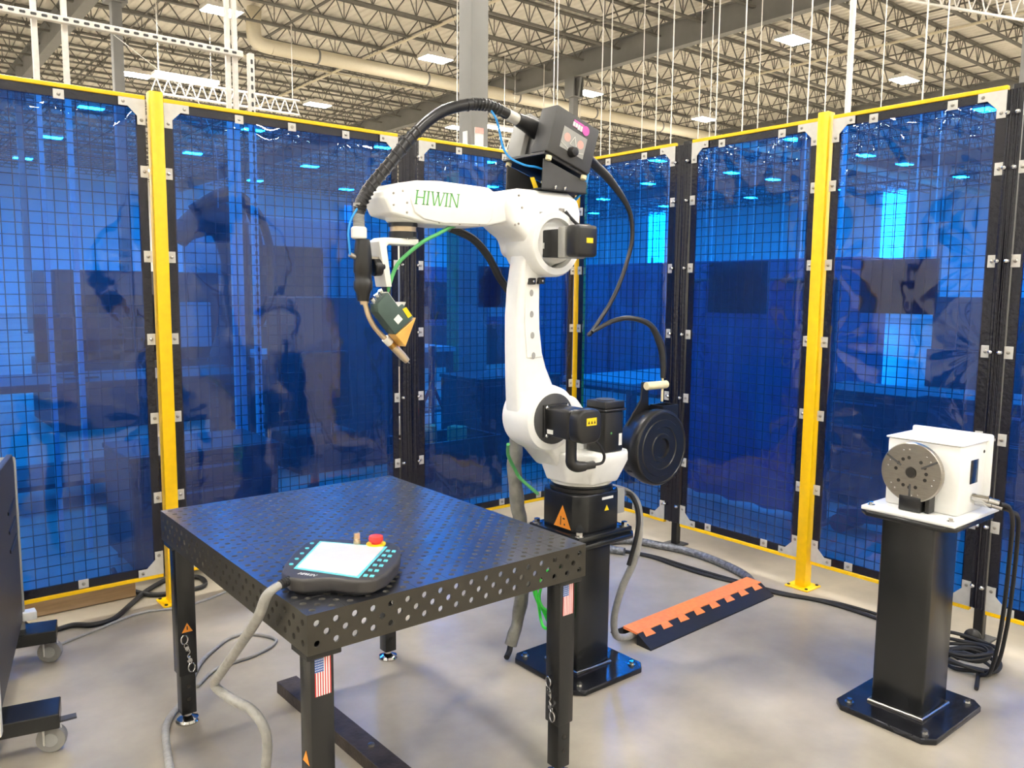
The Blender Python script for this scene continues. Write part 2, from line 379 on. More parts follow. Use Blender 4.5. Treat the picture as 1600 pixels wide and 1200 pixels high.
# high bay lamps
hb = B(); hb.box((0, 0, .10), (.86, .56, .10)); hb.box((0, 0, .2), (.3, .2, .1)); hb.cyl((-.2, 0, .15), (-.2, 0, .47), .006, n=6); hb.cyl((.2, 0, .15), (.2, 0, .47), .006, n=6)
mh = hb.mesh('lamp_housing', 'strut_paint', bevel=0); lb = B(); lb.box((0, 0, .045), (.80, .50, .01)); ml = lb.mesh('lamp_lens', 'lamp_lens')
LX = [1.2 + 6.0 * k for k in range(-2, 7)] + [41.0, 47.5]; LY = [min(ys, key=lambda q: abs(q - t)) for t in (12.1 + 7.25 * k for k in range(-3, 6))]
LAMPLAB = {(7.2, 19.8): 'high bay lamp left of the double white strut at the top', (13.2, 19.8): 'high bay lamp just left of the nearest grey column', (19.2, 19.8): 'high bay lamp above the right side of the wire feeder',
           (25.2, 19.8): 'high bay lamp just above the fence left of the right yellow post', (19.2, 12.35): 'high bay lamp above the right yellow post, largest on the right',
           (25.2, 12.35): 'high bay lamp above the screen panel right of the right yellow post', (7.2, 27.25): 'high bay lamp touching the grey column behind the left fence post', (13.2, 27.25): 'high bay lamp low over the middle of the left fence'}
for y in LY:
    for x in LX:
        near = [l for (lx, ly), l in LAMPLAB.items() if abs(lx - x) < 1.5 and abs(ly - y) < 1.5]
        o = thing('high_bay_lamp', near[0] if near else 'rectangular high bay lamp in the roof away from the clear view', 'lamp', (x, y, 7.95), 'high bay lamps under the roof')
        link('housing', mh, o); link('lens', ml, o)
# linear suspended lights
def strip(x, y, z, L_, label):
    o = thing('strip_light', label, 'lamp', (x, y, z)); b = B(); b.bb((x - L_ / 2, y - .16, z + .02), (x + L_ / 2, y + .16, z + .09)); part(o, 'housing', b, 'strut_paint')
    b = B(); b.bb((x - L_ / 2 + .02, y - .15, z), (x + L_ / 2 - .02, y + .15, z + .02)); part(o, 'lens', b, 'strip_lens')
    b = B()
    for dx in (-L_ * .4, L_ * .4): b.cyl((x + dx, y, z + .09), (x + dx, y, 8.44), .006, n=6)
    part(o, 'hanging_wire', b, 'zinc')
strip(6.8, 21.29, 6.65, 1.55, 'long suspended strip light above the left fence post')
strip(15.49, 19.80, 6.40, 1.5, 'long suspended strip light right of the grey column')
# white lattice crane trusses
def truss(p, q, h, label):
    p, q = V(p), V(q); o = thing('lattice_beam', label, 'beam', tuple(p)); b = B(); n = 14
    for k in (0, h): b.cyl(p + V((0, 0, k)), q + V((0, 0, k)), .03, n=6)
    part(o, 'chord', b, 'strut_paint'); b = B()
    for i in range(n):
        a = p.lerp(q, i / n); c = p.lerp(q, (i + .5) / n); e = p.lerp(q, (i + 1) / n)
        b.cyl(a, c + V((0, 0, h)), .016, n=5); b.cyl(c + V((0, 0, h)), e, .016, n=5)
    part(o, 'lattice_bars', b, 'strut_paint')
    b = B()
    for t in (.05, .5, .95):
        a = p.lerp(q, t) + V((0, 0, h)); b.cyl(a, (a.x, a.y, 8.44), .012, n=6)
    part(o, 'hanger_rod', b, 'strut_paint')
truss((5.85, 20.9, 6.15), (9.6, 20.9, 6.15), .36, 'white lattice beam below the strip light behind the left fence')
truss((15.2, 19.4, 5.7), (18.6, 19.4, 5.7), .35, 'white lattice beam between the grey column and the wire feeder')
truss((14.0, 8.3, 7.0), (19.0, 6.6, 7.0), .45, 'white lattice beam under the roof at the upper right corner')
# hanging drops
for i, (x, y, zb, r) in enumerate(((12, 13.45, 2.2, .010), (12.15, 13.5, 2.2, .010), (12, 12.0, 2.0, .012), (12, 11.75, 2.0, .012), (12, 10.9, 2.2, .009), (12, 10.55, 2.2, .012), (12, 10.18, 2.2, .012), (12, 9.55, 2.4, .008),
                                   (12, 9.3, 2.2, .008), (12, 9.17, 2.2, .012), (12, 8.62, 2.2, .012), (14, 9.7, 2.4, .010), (12, 7.75, 2.2, .008), (12, 7.4, 2.2, .012), (12, 7.1, 2.2, .010), (12, 6.2, 2.2, .008), (12, 5.6, 2.2, .012), (14, 6.2, 2.2, .010), (10, 14.2, 2.4, .010))):
    b = B(); b.cyl((x, y, zb), (x, y, 8.43), r, n=6); b.cyl((x, y, zb - .12), (x, y, zb), r * 2.2, n=8)
    solo('hanging_cord', b, 'strut_paint', 'thin pale cord dropping from the roof joists behind the fence', 'cord', (x, y, zb - .12), group='cords dropping from the roof')
b = B(); b.cyl((12, 6.72, 0.0), (12, 6.72, 8.43), .045, n=16); solo('conduit_drop', b, 'strut_paint', 'thick white conduit pipe dropping from the roof right of the fence post', 'pipe', (12, 6.72, 0))
b = B(); b.cyl((8.4, 15.2, 7.8), (8.4, 15.2, 8.0), .17, .2, n=16); b.cyl((8.4, 15.2, 8.0), (8.4, 15.2, 8.43), .02, n=8)
solo('ceiling_speaker', b, 'duct_paint', 'small pale drum shaped speaker hanging beside the roof girder', 'speaker', (8.4, 15.2, 7.8))
# sprinkler pipes along Y
for x, lab in ((12.3, 'thin pale sprinkler pipe under the joists left of the dark girder'), (22.5, 'thin pale sprinkler pipe under the joists right of the dark girder')):
    b = B(); b.cyl((x, 5, 8.36), (x, 50, 8.36), .035, n=10); solo('sprinkler_pipe', b, 'duct_paint', lab, 'pipe', (x, 5, 8.36))
for y, x0, lab in ((11.0, 0, 'thin pale pipe running across the roof above the strut frame'), (24.3, 2.0, 'thin pale pipe running across the roof behind the round duct')):
    b = B(); b.cyl((x0, y, 8.36), (x0 + 14, y, 8.36), .03, n=10); solo('sprinkler_pipe', b, 'duct_paint', lab, 'pipe', (x0, y, 8.36))
# windows in the far walls
def window(n, lo, hi, nx, nz, axis):
    o = B(); a = 0 if axis == 'y' else 1
    if axis == 'x':   # in wall_right, spans y
        o.bb((XB - .05, lo[0], lo[1]), (XB - .01, hi[0], hi[1])); wdw = struct('window_%d' % n, o, 'window_day')
        f = B()
        for i in range(nx + 1): y = lo[0] + (hi[0] - lo[0]) * i / nx; f.bb((XB - .08, y - .03, lo[1]), (XB - .05, y + .03, hi[1]))
        for i in range(nz + 1): z = lo[1] + (hi[1] - lo[1]) * i / nz; f.bb((XB - .08, lo[0], z - .03), (XB - .05, hi[0], z + .03))
    else:
        o.bb((lo[0], YB - .05, lo[1]), (hi[0], YB - .01, hi[1])); wdw = struct('window_%d' % n, o, 'window_day')
        f = B()
        for i in range(nx + 1): x = lo[0] + (hi[0] - lo[0]) * i / nx; f.bb((x - .05, YB - .12, lo[1]), (x + .05, YB - .05, hi[1]))
        for i in range(nz + 1): z = lo[1] + (hi[1] - lo[1]) * i / nz; f.bb((lo[0], YB - .12, z - .09), (hi[0], YB - .05, z + .09))
    part(wdw, 'window_frame', f, 'wall_paint')
window(1, (27.2, 4.1), (28.9, 8.8), 2, 5, 'x')
window(2, (48.6, 3.1), (50.6, 8.8), 2, 5, 'x')
window(3, (18.9, 1.8), (20.1, 6.6), 1, 5, 'y')

# ================================================================== WELDING SCREEN FENCE
ZB, ZT = 0.13, 2.365
CLIPZ = (0.52, 0.90, 1.27, 1.65, 2.03)
def fence_panel(o, u, n, wd, label, topc, sign=None, seed=0, amp=1.0):
    """o: lower left corner seen from inside, u: along the fence, n: towards the cell"""
    o, u, n = V(o), V(u), V(n); z = V((0, 0, 1)); rnd = random.Random(seed)
    T = thing('screen_panel', label, 'welding screen', tuple(o + u * wd / 2), 'blue welding screen panels of the cell')
    H = ZT - ZB
    def bar(bd, a0, a1, h0, h1, n0, n1):
        ps = [o + u * a + n * c for a, c in ((a0, n0), (a1, n0), (a1, n1), (a0, n1))]
        bd.ext([p + z * h0 for p in ps], z * (h1 - h0))
    for h0, h1 in ((0, .018), (H - .018, H)):
        bd = B(); bar(bd, 0, wd, h0, h1, -.012, .012); part(T, 'rail', bd, 'yellow', .002, 1)
    bd = B(); e = .042
    for a0, a1, h0, h1 in ((0, wd, .018, .018 + e), (0, wd, H - .018 - e, H - .018), (0, e, .018 + e, H - .018 - e), (wd - e, wd, .018 + e, H - .018 - e)): bar(bd, a0, a1, h0, h1, .001, .004)
    part(T, 'hem', bd, 'hem_film')
    # film
    clips = [(c, H - .045) for c in topc] + [(c, .045) for c in topc] + [(.03, h - ZB) for h in CLIPZ] + [(wd - .03, h - ZB) for h in CLIPZ]
    clips += [(.05, H - .06), (wd - .05, H - .06), (.05, .06), (wd - .05, .06)]
    ph = [rnd.uniform(0, 6.28) for _ in clips]; fq = [rnd.randint(7, 12) for _ in clips]; am = [rnd.uniform(.4, 1.0) * (4.2 if c[1] > H - .2 else .8) for c in clips]
    a0, a1, h0, h1 = e - .004, wd - e + .004, .018 + e - .004, H - .018 - e + .004
    na = max(24, int((a1 - a0) / (.016 if wd > 1 else .011))); nh = int((h1 - h0) / (.018 if wd > 1 else .012))
    vs = []; fs = []
    p1, p2, p3 = rnd.uniform(0, 6), rnd.uniform(0, 6), rnd.uniform(0, 6)
    for jh in range(nh + 1):
        h = h0 + (h1 - h0) * jh / nh
        for ia in range(na + 1):
            a = a0 + (a1 - a0) * ia / na; dsp = .0
            for (ca, chh), f_, q, k in zip(clips, fq, ph, am):
                dx, dz = a - ca, h - chh; r = math.hypot(dx, dz)
                if r < .42: dsp += k * .0055 * amp * math.sin(math.atan2(dz, dx) * f_ + q) * math.exp(-r / .11) * min(1, r / .05)
            dsp += .0016 * amp * math.sin(a * 5.1 + p1 + h * .8) * math.sin(h * 3.3 + p2) + .0012 * amp * math.sin(a * 14 + h * 9 + p3)
            edge = min(1, min(ia, na - ia) / 3, min(jh, nh - jh) / 3)
            vs.append(o + u * a + z * h + n * (.004 + dsp * edge + .010 * edge))
    for jh in range(nh):
        for ia in range(na):
            k = jh * (na + 1) + ia; fs.append((k, k + 1, k + na + 2, k + na + 1))
    bd = B(); bd.add(vs, fs); part(T, 'film', bd, 'blue_film', ang=180)
    # wire mesh behind
    bd = B(); a = .025
    while a < wd: bar(bd, a - .0018, a + .0018, .018, H - .018, -.006, -.0025); a += .05
    h = .045
    while h < H - .02: bar(bd, 0, wd, h - .0018, h + .0018, -.010, -.0065); h += .05
    part(T, 'wire_mesh', bd, 'wire_black')
    # clips + corner gussets
    def clip(a, h, w2, h2):
        bd = B(); bar(bd, a - w2, a + w2, h - h2, h + h2, .006, .009); c = part(T, 'clip', bd, 'zinc', .001, 1)
        bd = B(); q = o + u * a + z * h + n * .009; bd.lathe([(.008, 0), (.0075, .004), (.004, .006), (0, .0065)], q, n, 10); part(c, 'bolt', bd, 'steel')
    for c in topc: clip(c, H - .045, .021, .02); clip(c, .042, .021, .02)
    for hz in CLIPZ: clip(.012, hz - ZB, .018, .026); clip(wd - .012, hz - ZB, .018, .026)
    for sa, aa in ((1, 0), (-1, wd)):
        for sh, hh in ((1, .018), (-1, H - .018)):
            prof = [(0, 0), (.112, 0), (.112, .036), (.074, .036), (.036, .074), (.036, .112), (0, .112)]
            bd = B(); bd.ext([o + u * (aa + sa * x) + z * (hh + sh * y) + n * .010 for x, y in prof], n * .003); g = part(T, 'gusset', bd, 'zinc')
            for x, y in ((.092, .018), (.018, .092)):
                bd = B(); bd.lathe([(.008, 0), (.006, .004), (0, .006)], o + u * (aa + sa * x) + z * (hh + sh * y) + n * .013, n, 10); part(g, 'bolt', bd, 'steel')
    if sign:
        bd = B(); bar(bd, sign[0], sign[1], sign[2] - ZB, sign[3] - ZB, -.018, -.012); part(T, 'notice_plate', bd, 'sign_dark')
    return T
LXd, LNd = (1, 0, 0), (0, -1, 0)        # left fence: u along +X, normal -Y
RXd, RNd = (0, -1, 0), (-1, 0, 0)       # right fence: u along -Y, normal -X
fence_panel((-.12, 3.985, ZB), LXd, LNd, 1.205, 'blue welding screen panel at the left edge beside the left yellow post', (.45, .86), None, 1, .5)
fence_panel((1.165, 3.985, ZB), LXd, LNd, 1.235, 'blue welding screen panel just right of the left yellow post', (.35, .62, .92), None, 2, .5)
fence_panel((2.535, 3.985, ZB), LXd, LNd, 1.215, 'blue welding screen panel behind the robot left of the corner post', (.28, .62, .93), (.44, .68, 1.41, 1.66), 3, .6)
fence_panel((3.75, 3.925, ZB), RXd, RNd, .79, 'blue welding screen panel right of the corner post behind the hanging hose', (.25, .55), None, 4, .9)
fence_panel((3.75, 3.015, ZB), RXd, RNd, .775, 'dark blue welding screen panel left of the right yellow post', (.2, .57), (.13, .51, 1.40, 1.68), 5, 1.0)
fence_panel((3.75, 2.165, ZB), RXd, RNd, .765, 'blue welding screen panel right of the right yellow post behind the positioner', (.2, .55), (.17, .53, 1.42, 1.67), 6, 1.1)
fence_panel((3.75, 1.335, ZB), RXd, RNd, .8, 'blue welding screen panel cut by the right edge of the picture', (.25, .55), None, 8, 1.0)
def fence_post(x, y, label, z1=2.385):
    T = thing('fence_post', label, 'post', (x, y, 0), 'yellow fence posts'); a = .029
    b = B(); b.bb((x - a, y - a, .008), (x + a, y + a, z1)); part(T, 'tube', b, 'yellow', .004, 2)
    b = B(); b.bb((x - .065, y - .065, 0), (x + .065, y + .065, .009)); part(T, 'base_plate', b, 'yellow', .002, 1)
    for sx in (-1, 1):
        for sy in (-1, 1):
            b = B(); b.cyl((x + sx * .05, y + sy * .05, .009), (x + sx * .05, y + sy * .05, .014), .008, n=8); part(T, 'anchor_bolt', b, 'black_plastic')
fence_post(1.125, 3.965, 'left yellow fence post standing behind the welding table')
fence_post(3.795, 3.965, 'yellow corner fence post behind the robot arm')
fence_post(3.745, 2.205, 'right yellow fence post between the robot and the positioner')
fence_post(3.745, .495, 'yellow fence post beyond the right edge of the picture')
fence_post(-.16, 3.965, 'yellow fence post beyond the left edge of the picture')
def black_post(p, u, n, wd, label):
    p, u, n = V(p), V(u), V(n); z = V((0, 0, 1)); T = thing('black_fence_post', label, 'post', (p.x, p.y, 0), 'black posts joining the screen panels')
    b = B(); a = .02
    b.ext([p + u * sx * a + n * (sy * a - .03) for sx, sy in ((-1, -1), (1, -1), (1, 1), (-1, 1))], z * (ZT + .005)); part(T, 'tube', b, 'black_plastic', .003, 1)
    b = B(); b.ext([p + u * sx * .055 + n * (sy * .055 - .03) for sx, sy in ((-1, -1), (1, -1), (1, 1), (-1, 1))], z * .008); part(T, 'base_plate', b, 'black_plastic')
    # loose folded flap of dark film covering the joint
    vs = []; fs = []; na, nh = 26, 40
    for j in range(nh + 1):
        h = ZB + .02 + (ZT - ZB - .04) * j / nh
        for i in range(na + 1):
            t = i / na; a_ = (t - .5) * wd; fold = .010 * math.sin(t * 17 + .5 * math.sin(h * 2)) + .006 * math.sin(t * 31 + h)
            fold *= math.sin(PI * t) ** .5 if 0 < t < 1 else 0
            vs.append(p + u * a_ + z * h + n * (.012 + abs(fold) + .004 * math.sin(h * 5)))
    for j in range(nh):
        for i in range(na): k = j * (na + 1) + i; fs.append((k, k + 1, k + na + 2, k + na + 1))
    b = B(); b.add(vs, fs); part(T, 'flap', b, 'hem_film', ang=180)
    for hz in CLIPZ + (2.25, .25):
        for s_ in (-1, 1):
            b = B(); b.lathe(sphere_prof(.011, 6), p + u * s_ * (wd * .5 - .012) + z * hz + n * .028, n, 10); part(T, 'bolt', b, 'chrome')
black_post((2.467, 3.985, 0), LXd, LNd, .125, 'black post joining the two screen panels behind the welding torch')
black_post((3.75, 3.075, 0), RXd, RNd, .11, 'black post joining the screen panels behind the wire drum')
black_post((3.75, 1.368, 0), RXd, RNd, .06, 'black post joining the screen panels behind the positioner')


# ================================================================== WELDING TABLE
PT = .05; X0, Y0, ZTB = .777, 1.705, .75; NX, NY = 18, 23
def perforated(o, u, v, n, nu, nv, r=.0085, t=.012, ring=12):
    """plate with holes on a staggered grid: front at o, n points outwards"""
    o, u, v, n = V(o), V(u), V(v), V(n); b = B(); bo = B(); h = PT / 2
    flip = u.cross(v).dot(n) < 0
    def cell(cu, cv):
        c = o + u * cu + v * cv; k = ring // 4; vs = []
        crn = [(h, 0), (0, h), (-h, 0), (0, -h)]
        for s_ in range(4):
            a, q = crn[s_], crn[(s_ + 1) % 4]
            for i in range(k):
                t_ = i / k; vs.append(c + u * (a[0] * (1 - t_) + q[0] * t_) + v * (a[1] * (1 - t_) + q[1] * t_))
        for i in range(ring): th = 2 * PI * i / ring; vs.append(c + u * (r * math.cos(th)) + v * (r * math.sin(th)))
        vs += [p - n * t for p in vs[ring:]]
        fs = []
        for i in range(ring):
            j = (i + 1) % ring; fs.append((i, j, ring + j, ring + i))
        fb = [(i, (i + 1) % ring, ring + (i + 1) % ring, ring + i) for i in range(ring)]
        if flip: fs = [f[::-1] for f in fs]; fb = [f[::-1] for f in fb]
        b.add(vs[:2 * ring], fs); bo.add(vs[ring:], fb)
    for i in range(nu):
        for j in range(nv): cell(h + i * PT, h + j * PT)
    for i in range(nu - 1):
        for j in range(nv - 1): cell(PT + i * PT, PT + j * PT)
    W_, H_ = nu * PT, nv * PT
    tris = []
    for i in range(nu - 1):
        x = PT + i * PT; tris += [((x - h, 0), (x + h, 0), (x, h)), ((x + h, H_), (x - h, H_), (x, H_ - h))]
    for j in range(nv - 1):
        y = PT + j * PT; tris += [((0, y + h), (0, y - h), (h, y)), ((W_, y - h), (W_, y + h), (W_ - h, y))]
    for cx, cy, sx, sy in ((0, 0, 1, 1), (W_, 0, -1, 1), (W_, H_, -1, -1), (0, H_, 1, -1)):
        q = ((cx, cy), (cx + sx * h, cy), (cx, cy + sy * h)); tris.append(q if sx * sy > 0 else q[::-1])
    for q in tris:
        q = q[::-1] if flip else q
        b.add([o + u * x + v * y for x, y in q], [(0, 1, 2)])
    return b, bo
TBL = thing('welding_table', 'black perforated steel welding table on four adjustable legs', 'table', (X0 + .45, Y0 + .575, 0))
WX, WY = NX * PT, NY * PT
pb_, pbo = perforated((X0, Y0, ZTB), (1, 0, 0), (0, 1, 0), (0, 0, 1), NX, NY, t=.010)
top = part(TBL, 'tabletop', pb_, 'black_table'); part(top, 'hole_bores', pbo, 'bore_steel')['kind'] = 'stuff'
sd = (((X0, Y0, .65), (1, 0, 0), (0, -1, 0), NX), ((X0, Y0 + WY, .65), (1, 0, 0), (0, 1, 0), NX), ((X0, Y0, .65), (0, 1, 0), (-1, 0, 0), NY), ((X0 + WX, Y0, .65), (0, 1, 0), (1, 0, 0), NY))
for o, u, n, k in sd:
    pb_, pbo = perforated(o, u, (0, 0, 1), n, k, 2, r=.0085, t=.007)
    ap = part(TBL, 'side_apron', pb_, 'table_side'); part(ap, 'hole_bores', pbo, 'bore_dark')['kind'] = 'stuff'
b = B()
for i in range(1, 6): b.bb((X0 + .012, Y0 + i * WY / 6 - .004, .66), (X0 + WX - .012, Y0 + i * WY / 6 + .004, .737))
part(TBL, 'under_rib', b, 'table_side')
b = B()
for i in range(1, 9): b.bb((X0 + i * .1 - .0006, Y0 + .001, ZTB), (X0 + i * .1 + .0006, Y0 + WY - .001, ZTB + .0003))
for i in range(1, 12): b.bb((X0 + .001, Y0 + i * .1 - .0006, ZTB), (X0 + WX - .001, Y0 + i * .1 + .0006, ZTB + .0003))
part(top, 'scribed_grid', b, 'dark_case')
for ix, cx in enumerate((X0 + .048, X0 + WX - .048)):
    for iy, cy in enumerate((Y0 + .055, Y0 + WY - .055)):
        b = B(); b.bb((cx - .031, cy - .031, .18), (cx + .031, cy + .031, .66)); leg = part(TBL, 'leg', b, 'black_paint', .004, 2)
        b = B(); b.bb((cx - .045, cy - .045, .632), (cx + .045, cy + .045, .65)); part(leg, 'leg_collar', b, 'black_paint', .002, 1)
        b = B(); b.bb((cx - .025, cy - .025, .036), (cx + .025, cy + .025, .21)); part(leg, 'inner_tube', b, 'black_paint', .003, 2)
        b = B()
        for zz in (.09, .137): b.cyl((cx, cy - .0255, zz), (cx, cy - .0262, zz), .007, n=12)
        part(leg, 'pin_hole', b, 'black_print')
        b = B(); b.lathe([(.038, 0), (.040, .006), (.036, .014), (.018, .022), (.014, .024), (.014, .032), (.009, .033), (.009, .04)], (cx, cy, 0), n=18); part(leg, 'leveling_foot', b, 'chrome')
        # locking pins with split clips on a chain
        b = B(); near = iy == 0; zc = .26
        def pp(a, d_, z_): return (cx - .031 - d_, cy - a, z_ + zc) if near else (cx + a, cy - .031 - d_, z_ + zc)
        for sg, a0, z0 in ((1, -.012, .052), (-1, .009, -.052)):
            b.tube([pp(a0 + .011 * math.sin(t), .006, z0 + .016 * math.cos(t)) for t in [k * PI / 4 for k in range(8)]], .002, 5, 3, closed=True)
            b.tube([pp(a0 + .005 * sg, .006, z0 - .014 * sg), pp(a0 + .012 * sg, .006, z0 - .026 * sg), pp(a0 + .004 * sg, .006, z0 - .042 * sg)], .0018, 5, 4)
            b.tube([pp(a0 + .001 * sg, .006, z0 - .014 * sg), pp(a0 - .001 * sg, .006, z0 - .026 * sg), pp(a0 + .012 * sg, .006, z0 - .044 * sg)], .0018, 5, 4)
            b.cyl(pp(a0 + .006 * sg, 0, z0 - .030 * sg), pp(a0 + .006 * sg, .012, z0 - .030 * sg), .007, n=10)
        b.tube([pp(.0, .006, .02), pp(.004, .008, .005), pp(-.004, .006, -.008), pp(.003, .008, -.022)], .0022, 5, 4)
        part(leg, 'locking_pin', b, 'chrome')
        if iy == 0:
            b = B(); w_, hh = .042, .10; x_ = cx - .020; zt = .632; y_ = cy - .0318
            b.add([(x_, y_, zt - hh), (x_ + w_, y_, zt - hh), (x_ + w_, y_, zt), (x_, y_, zt)], [(0, 1, 2, 3)]); b.uv = [(0, 0), (1, 0), (1, 1), (0, 1)]
            part(leg, 'flag_sticker', b, 'flag_print', label='American flag sticker')
            b = B(); xw = cx - .0315; b.ext([(xw, cy + .018, .355), (xw, cy - .018, .355), (xw, cy, .387)], (-.0006, 0, 0))
            if ix == 0: part(leg, 'warning_label', b, 'orange_label')
        else:
            b = B(); yw = cy - .0315; b.ext([(cx - .018, yw, .335), (cx + .018, yw, .335), (cx, yw, .367)], (0, -.0006, 0)); wl = part(leg, 'warning_label', b, 'orange_label')
            b = B(); b.bb((cx - .002, yw - .001, .343), (cx + .002, yw - .0006, .356)); part(wl, 'warning_mark', b, 'black_print')
# steel bar on the floor under the table
b = B(); a = V((1.19, 2.80, 0)); q = V((1.235, 1.2, 0)); dr = (q - a).normalized(); sdv = V((-dr.y, dr.x, 0)) * .04
b.ext([a - sdv, q - sdv, q + sdv, a + sdv], (0, 0, .045)); T = solo('steel_bar', b, 'bar_steel', 'brown steel bar lying on the floor under the welding table', 'steel bar', tuple(a), .002, 1)
b = B(); b.lathe([(.012, 0), (.011, .006), (0, .008)], (1.215, 2.2, .045), n=10); part(T, 'bolt', b, 'steel')

# ================================================================== TEACH PENDANT
ol = [(1.0, 2.105), (1.04, 2.07), (1.09, 2.016), (1.13, 1.975), (1.15, 1.94), (1.145, 1.90), (1.115, 1.845), (1.07, 1.785), (1.006, 1.73), (.96, 1.712), (.925, 1.722), (.90, 1.752), (.879, 1.785), (.85, 1.80), (.818, 1.812), (.798, 1.85), (.805, 1.91), (.838, 1.966), (.89, 2.03), (.947, 2.087), (.975, 2.105)]
TPd = thing('teach_pendant', 'dark grey robot teach pendant with light screen and red stop button', 'control panel', (.97, 1.9, ZTB))
b = B(); b.ext([(x, y, .760) for x, y in ol], (0, 0, .036)); body = part(TPd, 'housing', b, 'pendant_case', .008, 3)
cxp, cyp = .97, 1.9; b = B(); b.ext([(cxp + (x - cxp) * .9, cyp + (y - cyp) * .9, ZTB + .0005) for x, y in ol], (0, 0, .014)); part(TPd, 'back_shell', b, 'black_rubber', .004, 2)
sc = [V((.99, 2.075, 0)), V((.835, 1.905, 0)), V((.932, 1.742, 0)), V((1.115, 1.915, 0))]
cs = sum(sc, V()) / 4
b = B(); b.ext([(p.x, p.y, .7955) for p in sc], (0, 0, .0012)); part(TPd, 'bezel', b, 'teal_print')
b = B(); b.ext([(cs.x + (p.x - cs.x) * .93, cs.y + (p.y - cs.y) * .93, .7965) for p in sc], (0, 0, .0012)); part(TPd, 'screen', b, 'screen_glass', label='light grey touch screen')
eu = (sc[0] - sc[1]).normalized(); ev = (sc[3] - sc[0]).normalized()
for i in range(6):
    for j in range(2):
        p = sc[2] + (sc[3] - sc[2]) * ((i + .5) / 6.4) + ev * (.012 + j * .017)
        b = B(); b.ext([p + eu * s1_ * .0055 * 1.3 + ev * s2_ * .0055 + V((0, 0, .7955)) for s1_, s2_ in ((-1, -1), (1, -1), (1, 1), (-1, 1))], (0, 0, .003)); part(TPd, 'key', b, 'teal_print', .0008, 1)
for i in range(5):
    p = sc[1] + (sc[0] - sc[1]) * ((i + .6) / 5.2) - ev * .016
    b = B(); b.cyl((p.x, p.y, .7955), (p.x, p.y, .7985), .0055, n=12); part(TPd, 'key', b, 'teal_print')
b = B(); b.cyl((1.100, 1.952, .7955), (1.100, 1.952, .800), .027, n=24); part(TPd, 'stop_collar', b, 'yellow_label')
b = B(); b.lathe([(.013, 0), (.013, .006), (.0195, .007), (.021, .014), (.019, .021), (.012, .024), (0, .025)], (1.100, 1.952, .80)); part(TPd, 'stop_button', b, 'red_button', label='red mushroom emergency stop button')
b = B(); b.lathe([(.010, 0), (.010, .010), (.008, .011), (.008, .016), (0, .018)], (1.062, 1.992, .7955)); b.box((1.062, 1.992, .818), (.016, .007, .018)); part(TPd, 'key_switch', b, 'neck_metal')
part(TPd, 'lettering', letters('HIWIN', (.826, 1.862, .7958), sc[2] - sc[1], (.86, .5, 0), .013, .0004, (0, 0, 1)), 'white_label', label='white brand lettering')
b = B(); b.tube([(.805, 1.86, .785), (.79, 1.857, .783), (.775, 1.853, .780)], [.011, .010, .008], 12, 3)
for k in range(5): t = k / 4; b.lathe([(.0115, -.0015), (.0125, 0), (.0115, .0015)], (.803 - .025 * t, 1.86 - .006 * t, .785 - .004 * t), (1, .2, .1), 12)
part(TPd, 'strain_relief', b, 'black_rubber')
b = B(); b.tube([(.775, 1.853, .781), (.757, 1.85, .776), (.742, 1.86, .755), (.735, 1.90, .69), (.73, 2.02, .575), (.725, 2.15, .455), (.725, 2.20, .40), (.745, 2.12, .385), (.765, 2.03, .385), (.78, 1.98, .34), (.78, 1.98, .26), (.76, 2.0, .15), (.70, 2.05, .04), (.64, 2.2, .016), (.665, 2.42, .016), (.705, 2.62, .016), (.755, 2.80, .014), (.86, 2.95, .012), (.99, 3.19, .010), (1.10, 3.31, .008), (1.19, 3.375, .008), (1.27, 3.355, .008), (1.33, 3.23, .008), (1.22, 3.15, .008), (1.04, 3.12, .008), (.93, 3.02, .008)],
                  [.010, .011, .013] + [.0135] * 10 + [.0135, .0135, .013, .0125, .010, .008, .007, .006, .006, .006, .006, .006, .006], 12, 6)
solo('pendant_cable', b, 'grey_hose', 'grey sleeved cable hanging from the teach pendant over the table edge', 'cable', (.775, 1.853, .76))

# ================================================================== ROBOT PEDESTAL
RX, RY = 2.20, 2.27
def pedestal(x, y, hx, hy, col, zt, tx, ty, label, bolts=True):
    T = thing('pedestal', label, 'pedestal', (x, y, 0), 'black steel pedestals')
    c = .035
    def oct_(hx_, hy_, z): return [(x + sx * (hx_ - a * c), y + sy * (hy_ - (1 - a) * c), z) for sx, sy, seq in ((1, -1, (1, 0)), (1, 1, (0, 1)), (-1, 1, (1, 0)), (-1, -1, (0, 1))) for a in seq]
    b = B(); b.ext(oct_(hx, hy, 0), (0, 0, .022)); part(T, 'base_plate', b, 'scarred_plate', .003, 1)
    b = B(); b.bb((x - col[0], y - col[1], .022), (x + col[0], y + col[1], zt - .018)); part(T, 'column_tube', b, 'black_paint', .012, 3)
    b = B(); wd = [(x + sx * (col[0] + .003), y + sy * (col[1] + .003), .026) for sx, sy in ((-1, -1), (1, -1), (1, 1), (-1, 1))]; b.tube(wd, .007, 8, 1, closed=True); part(T, 'weld_bead', b, 'steel')
    b = B(); b.ext([(p_[0] + (.012 if zt > .6 else 0), p_[1] - (.016 if zt > .6 else 0), p_[2]) for p_ in oct_(tx, ty, zt - .018)], (0, 0, .018)); part(T, 'top_plate', b, 'black_paint', .003, 1)
    for sx in (-1, 1):
        for sy in (-1, 1):
            b = B(); b.cyl((x + sx * (hx - .045), y + sy * (hy - .045), .022), (x + sx * (hx - .045), y + sy * (hy - .045), .025), .016, n=16); b.cyl((x + sx * (hx - .045), y + sy * (hy - .045), .025), (x + sx * (hx - .045), y + sy * (hy - .045), .036), .010, n=6)
            part(T, 'anchor_bolt', b, 'chrome')
    return T
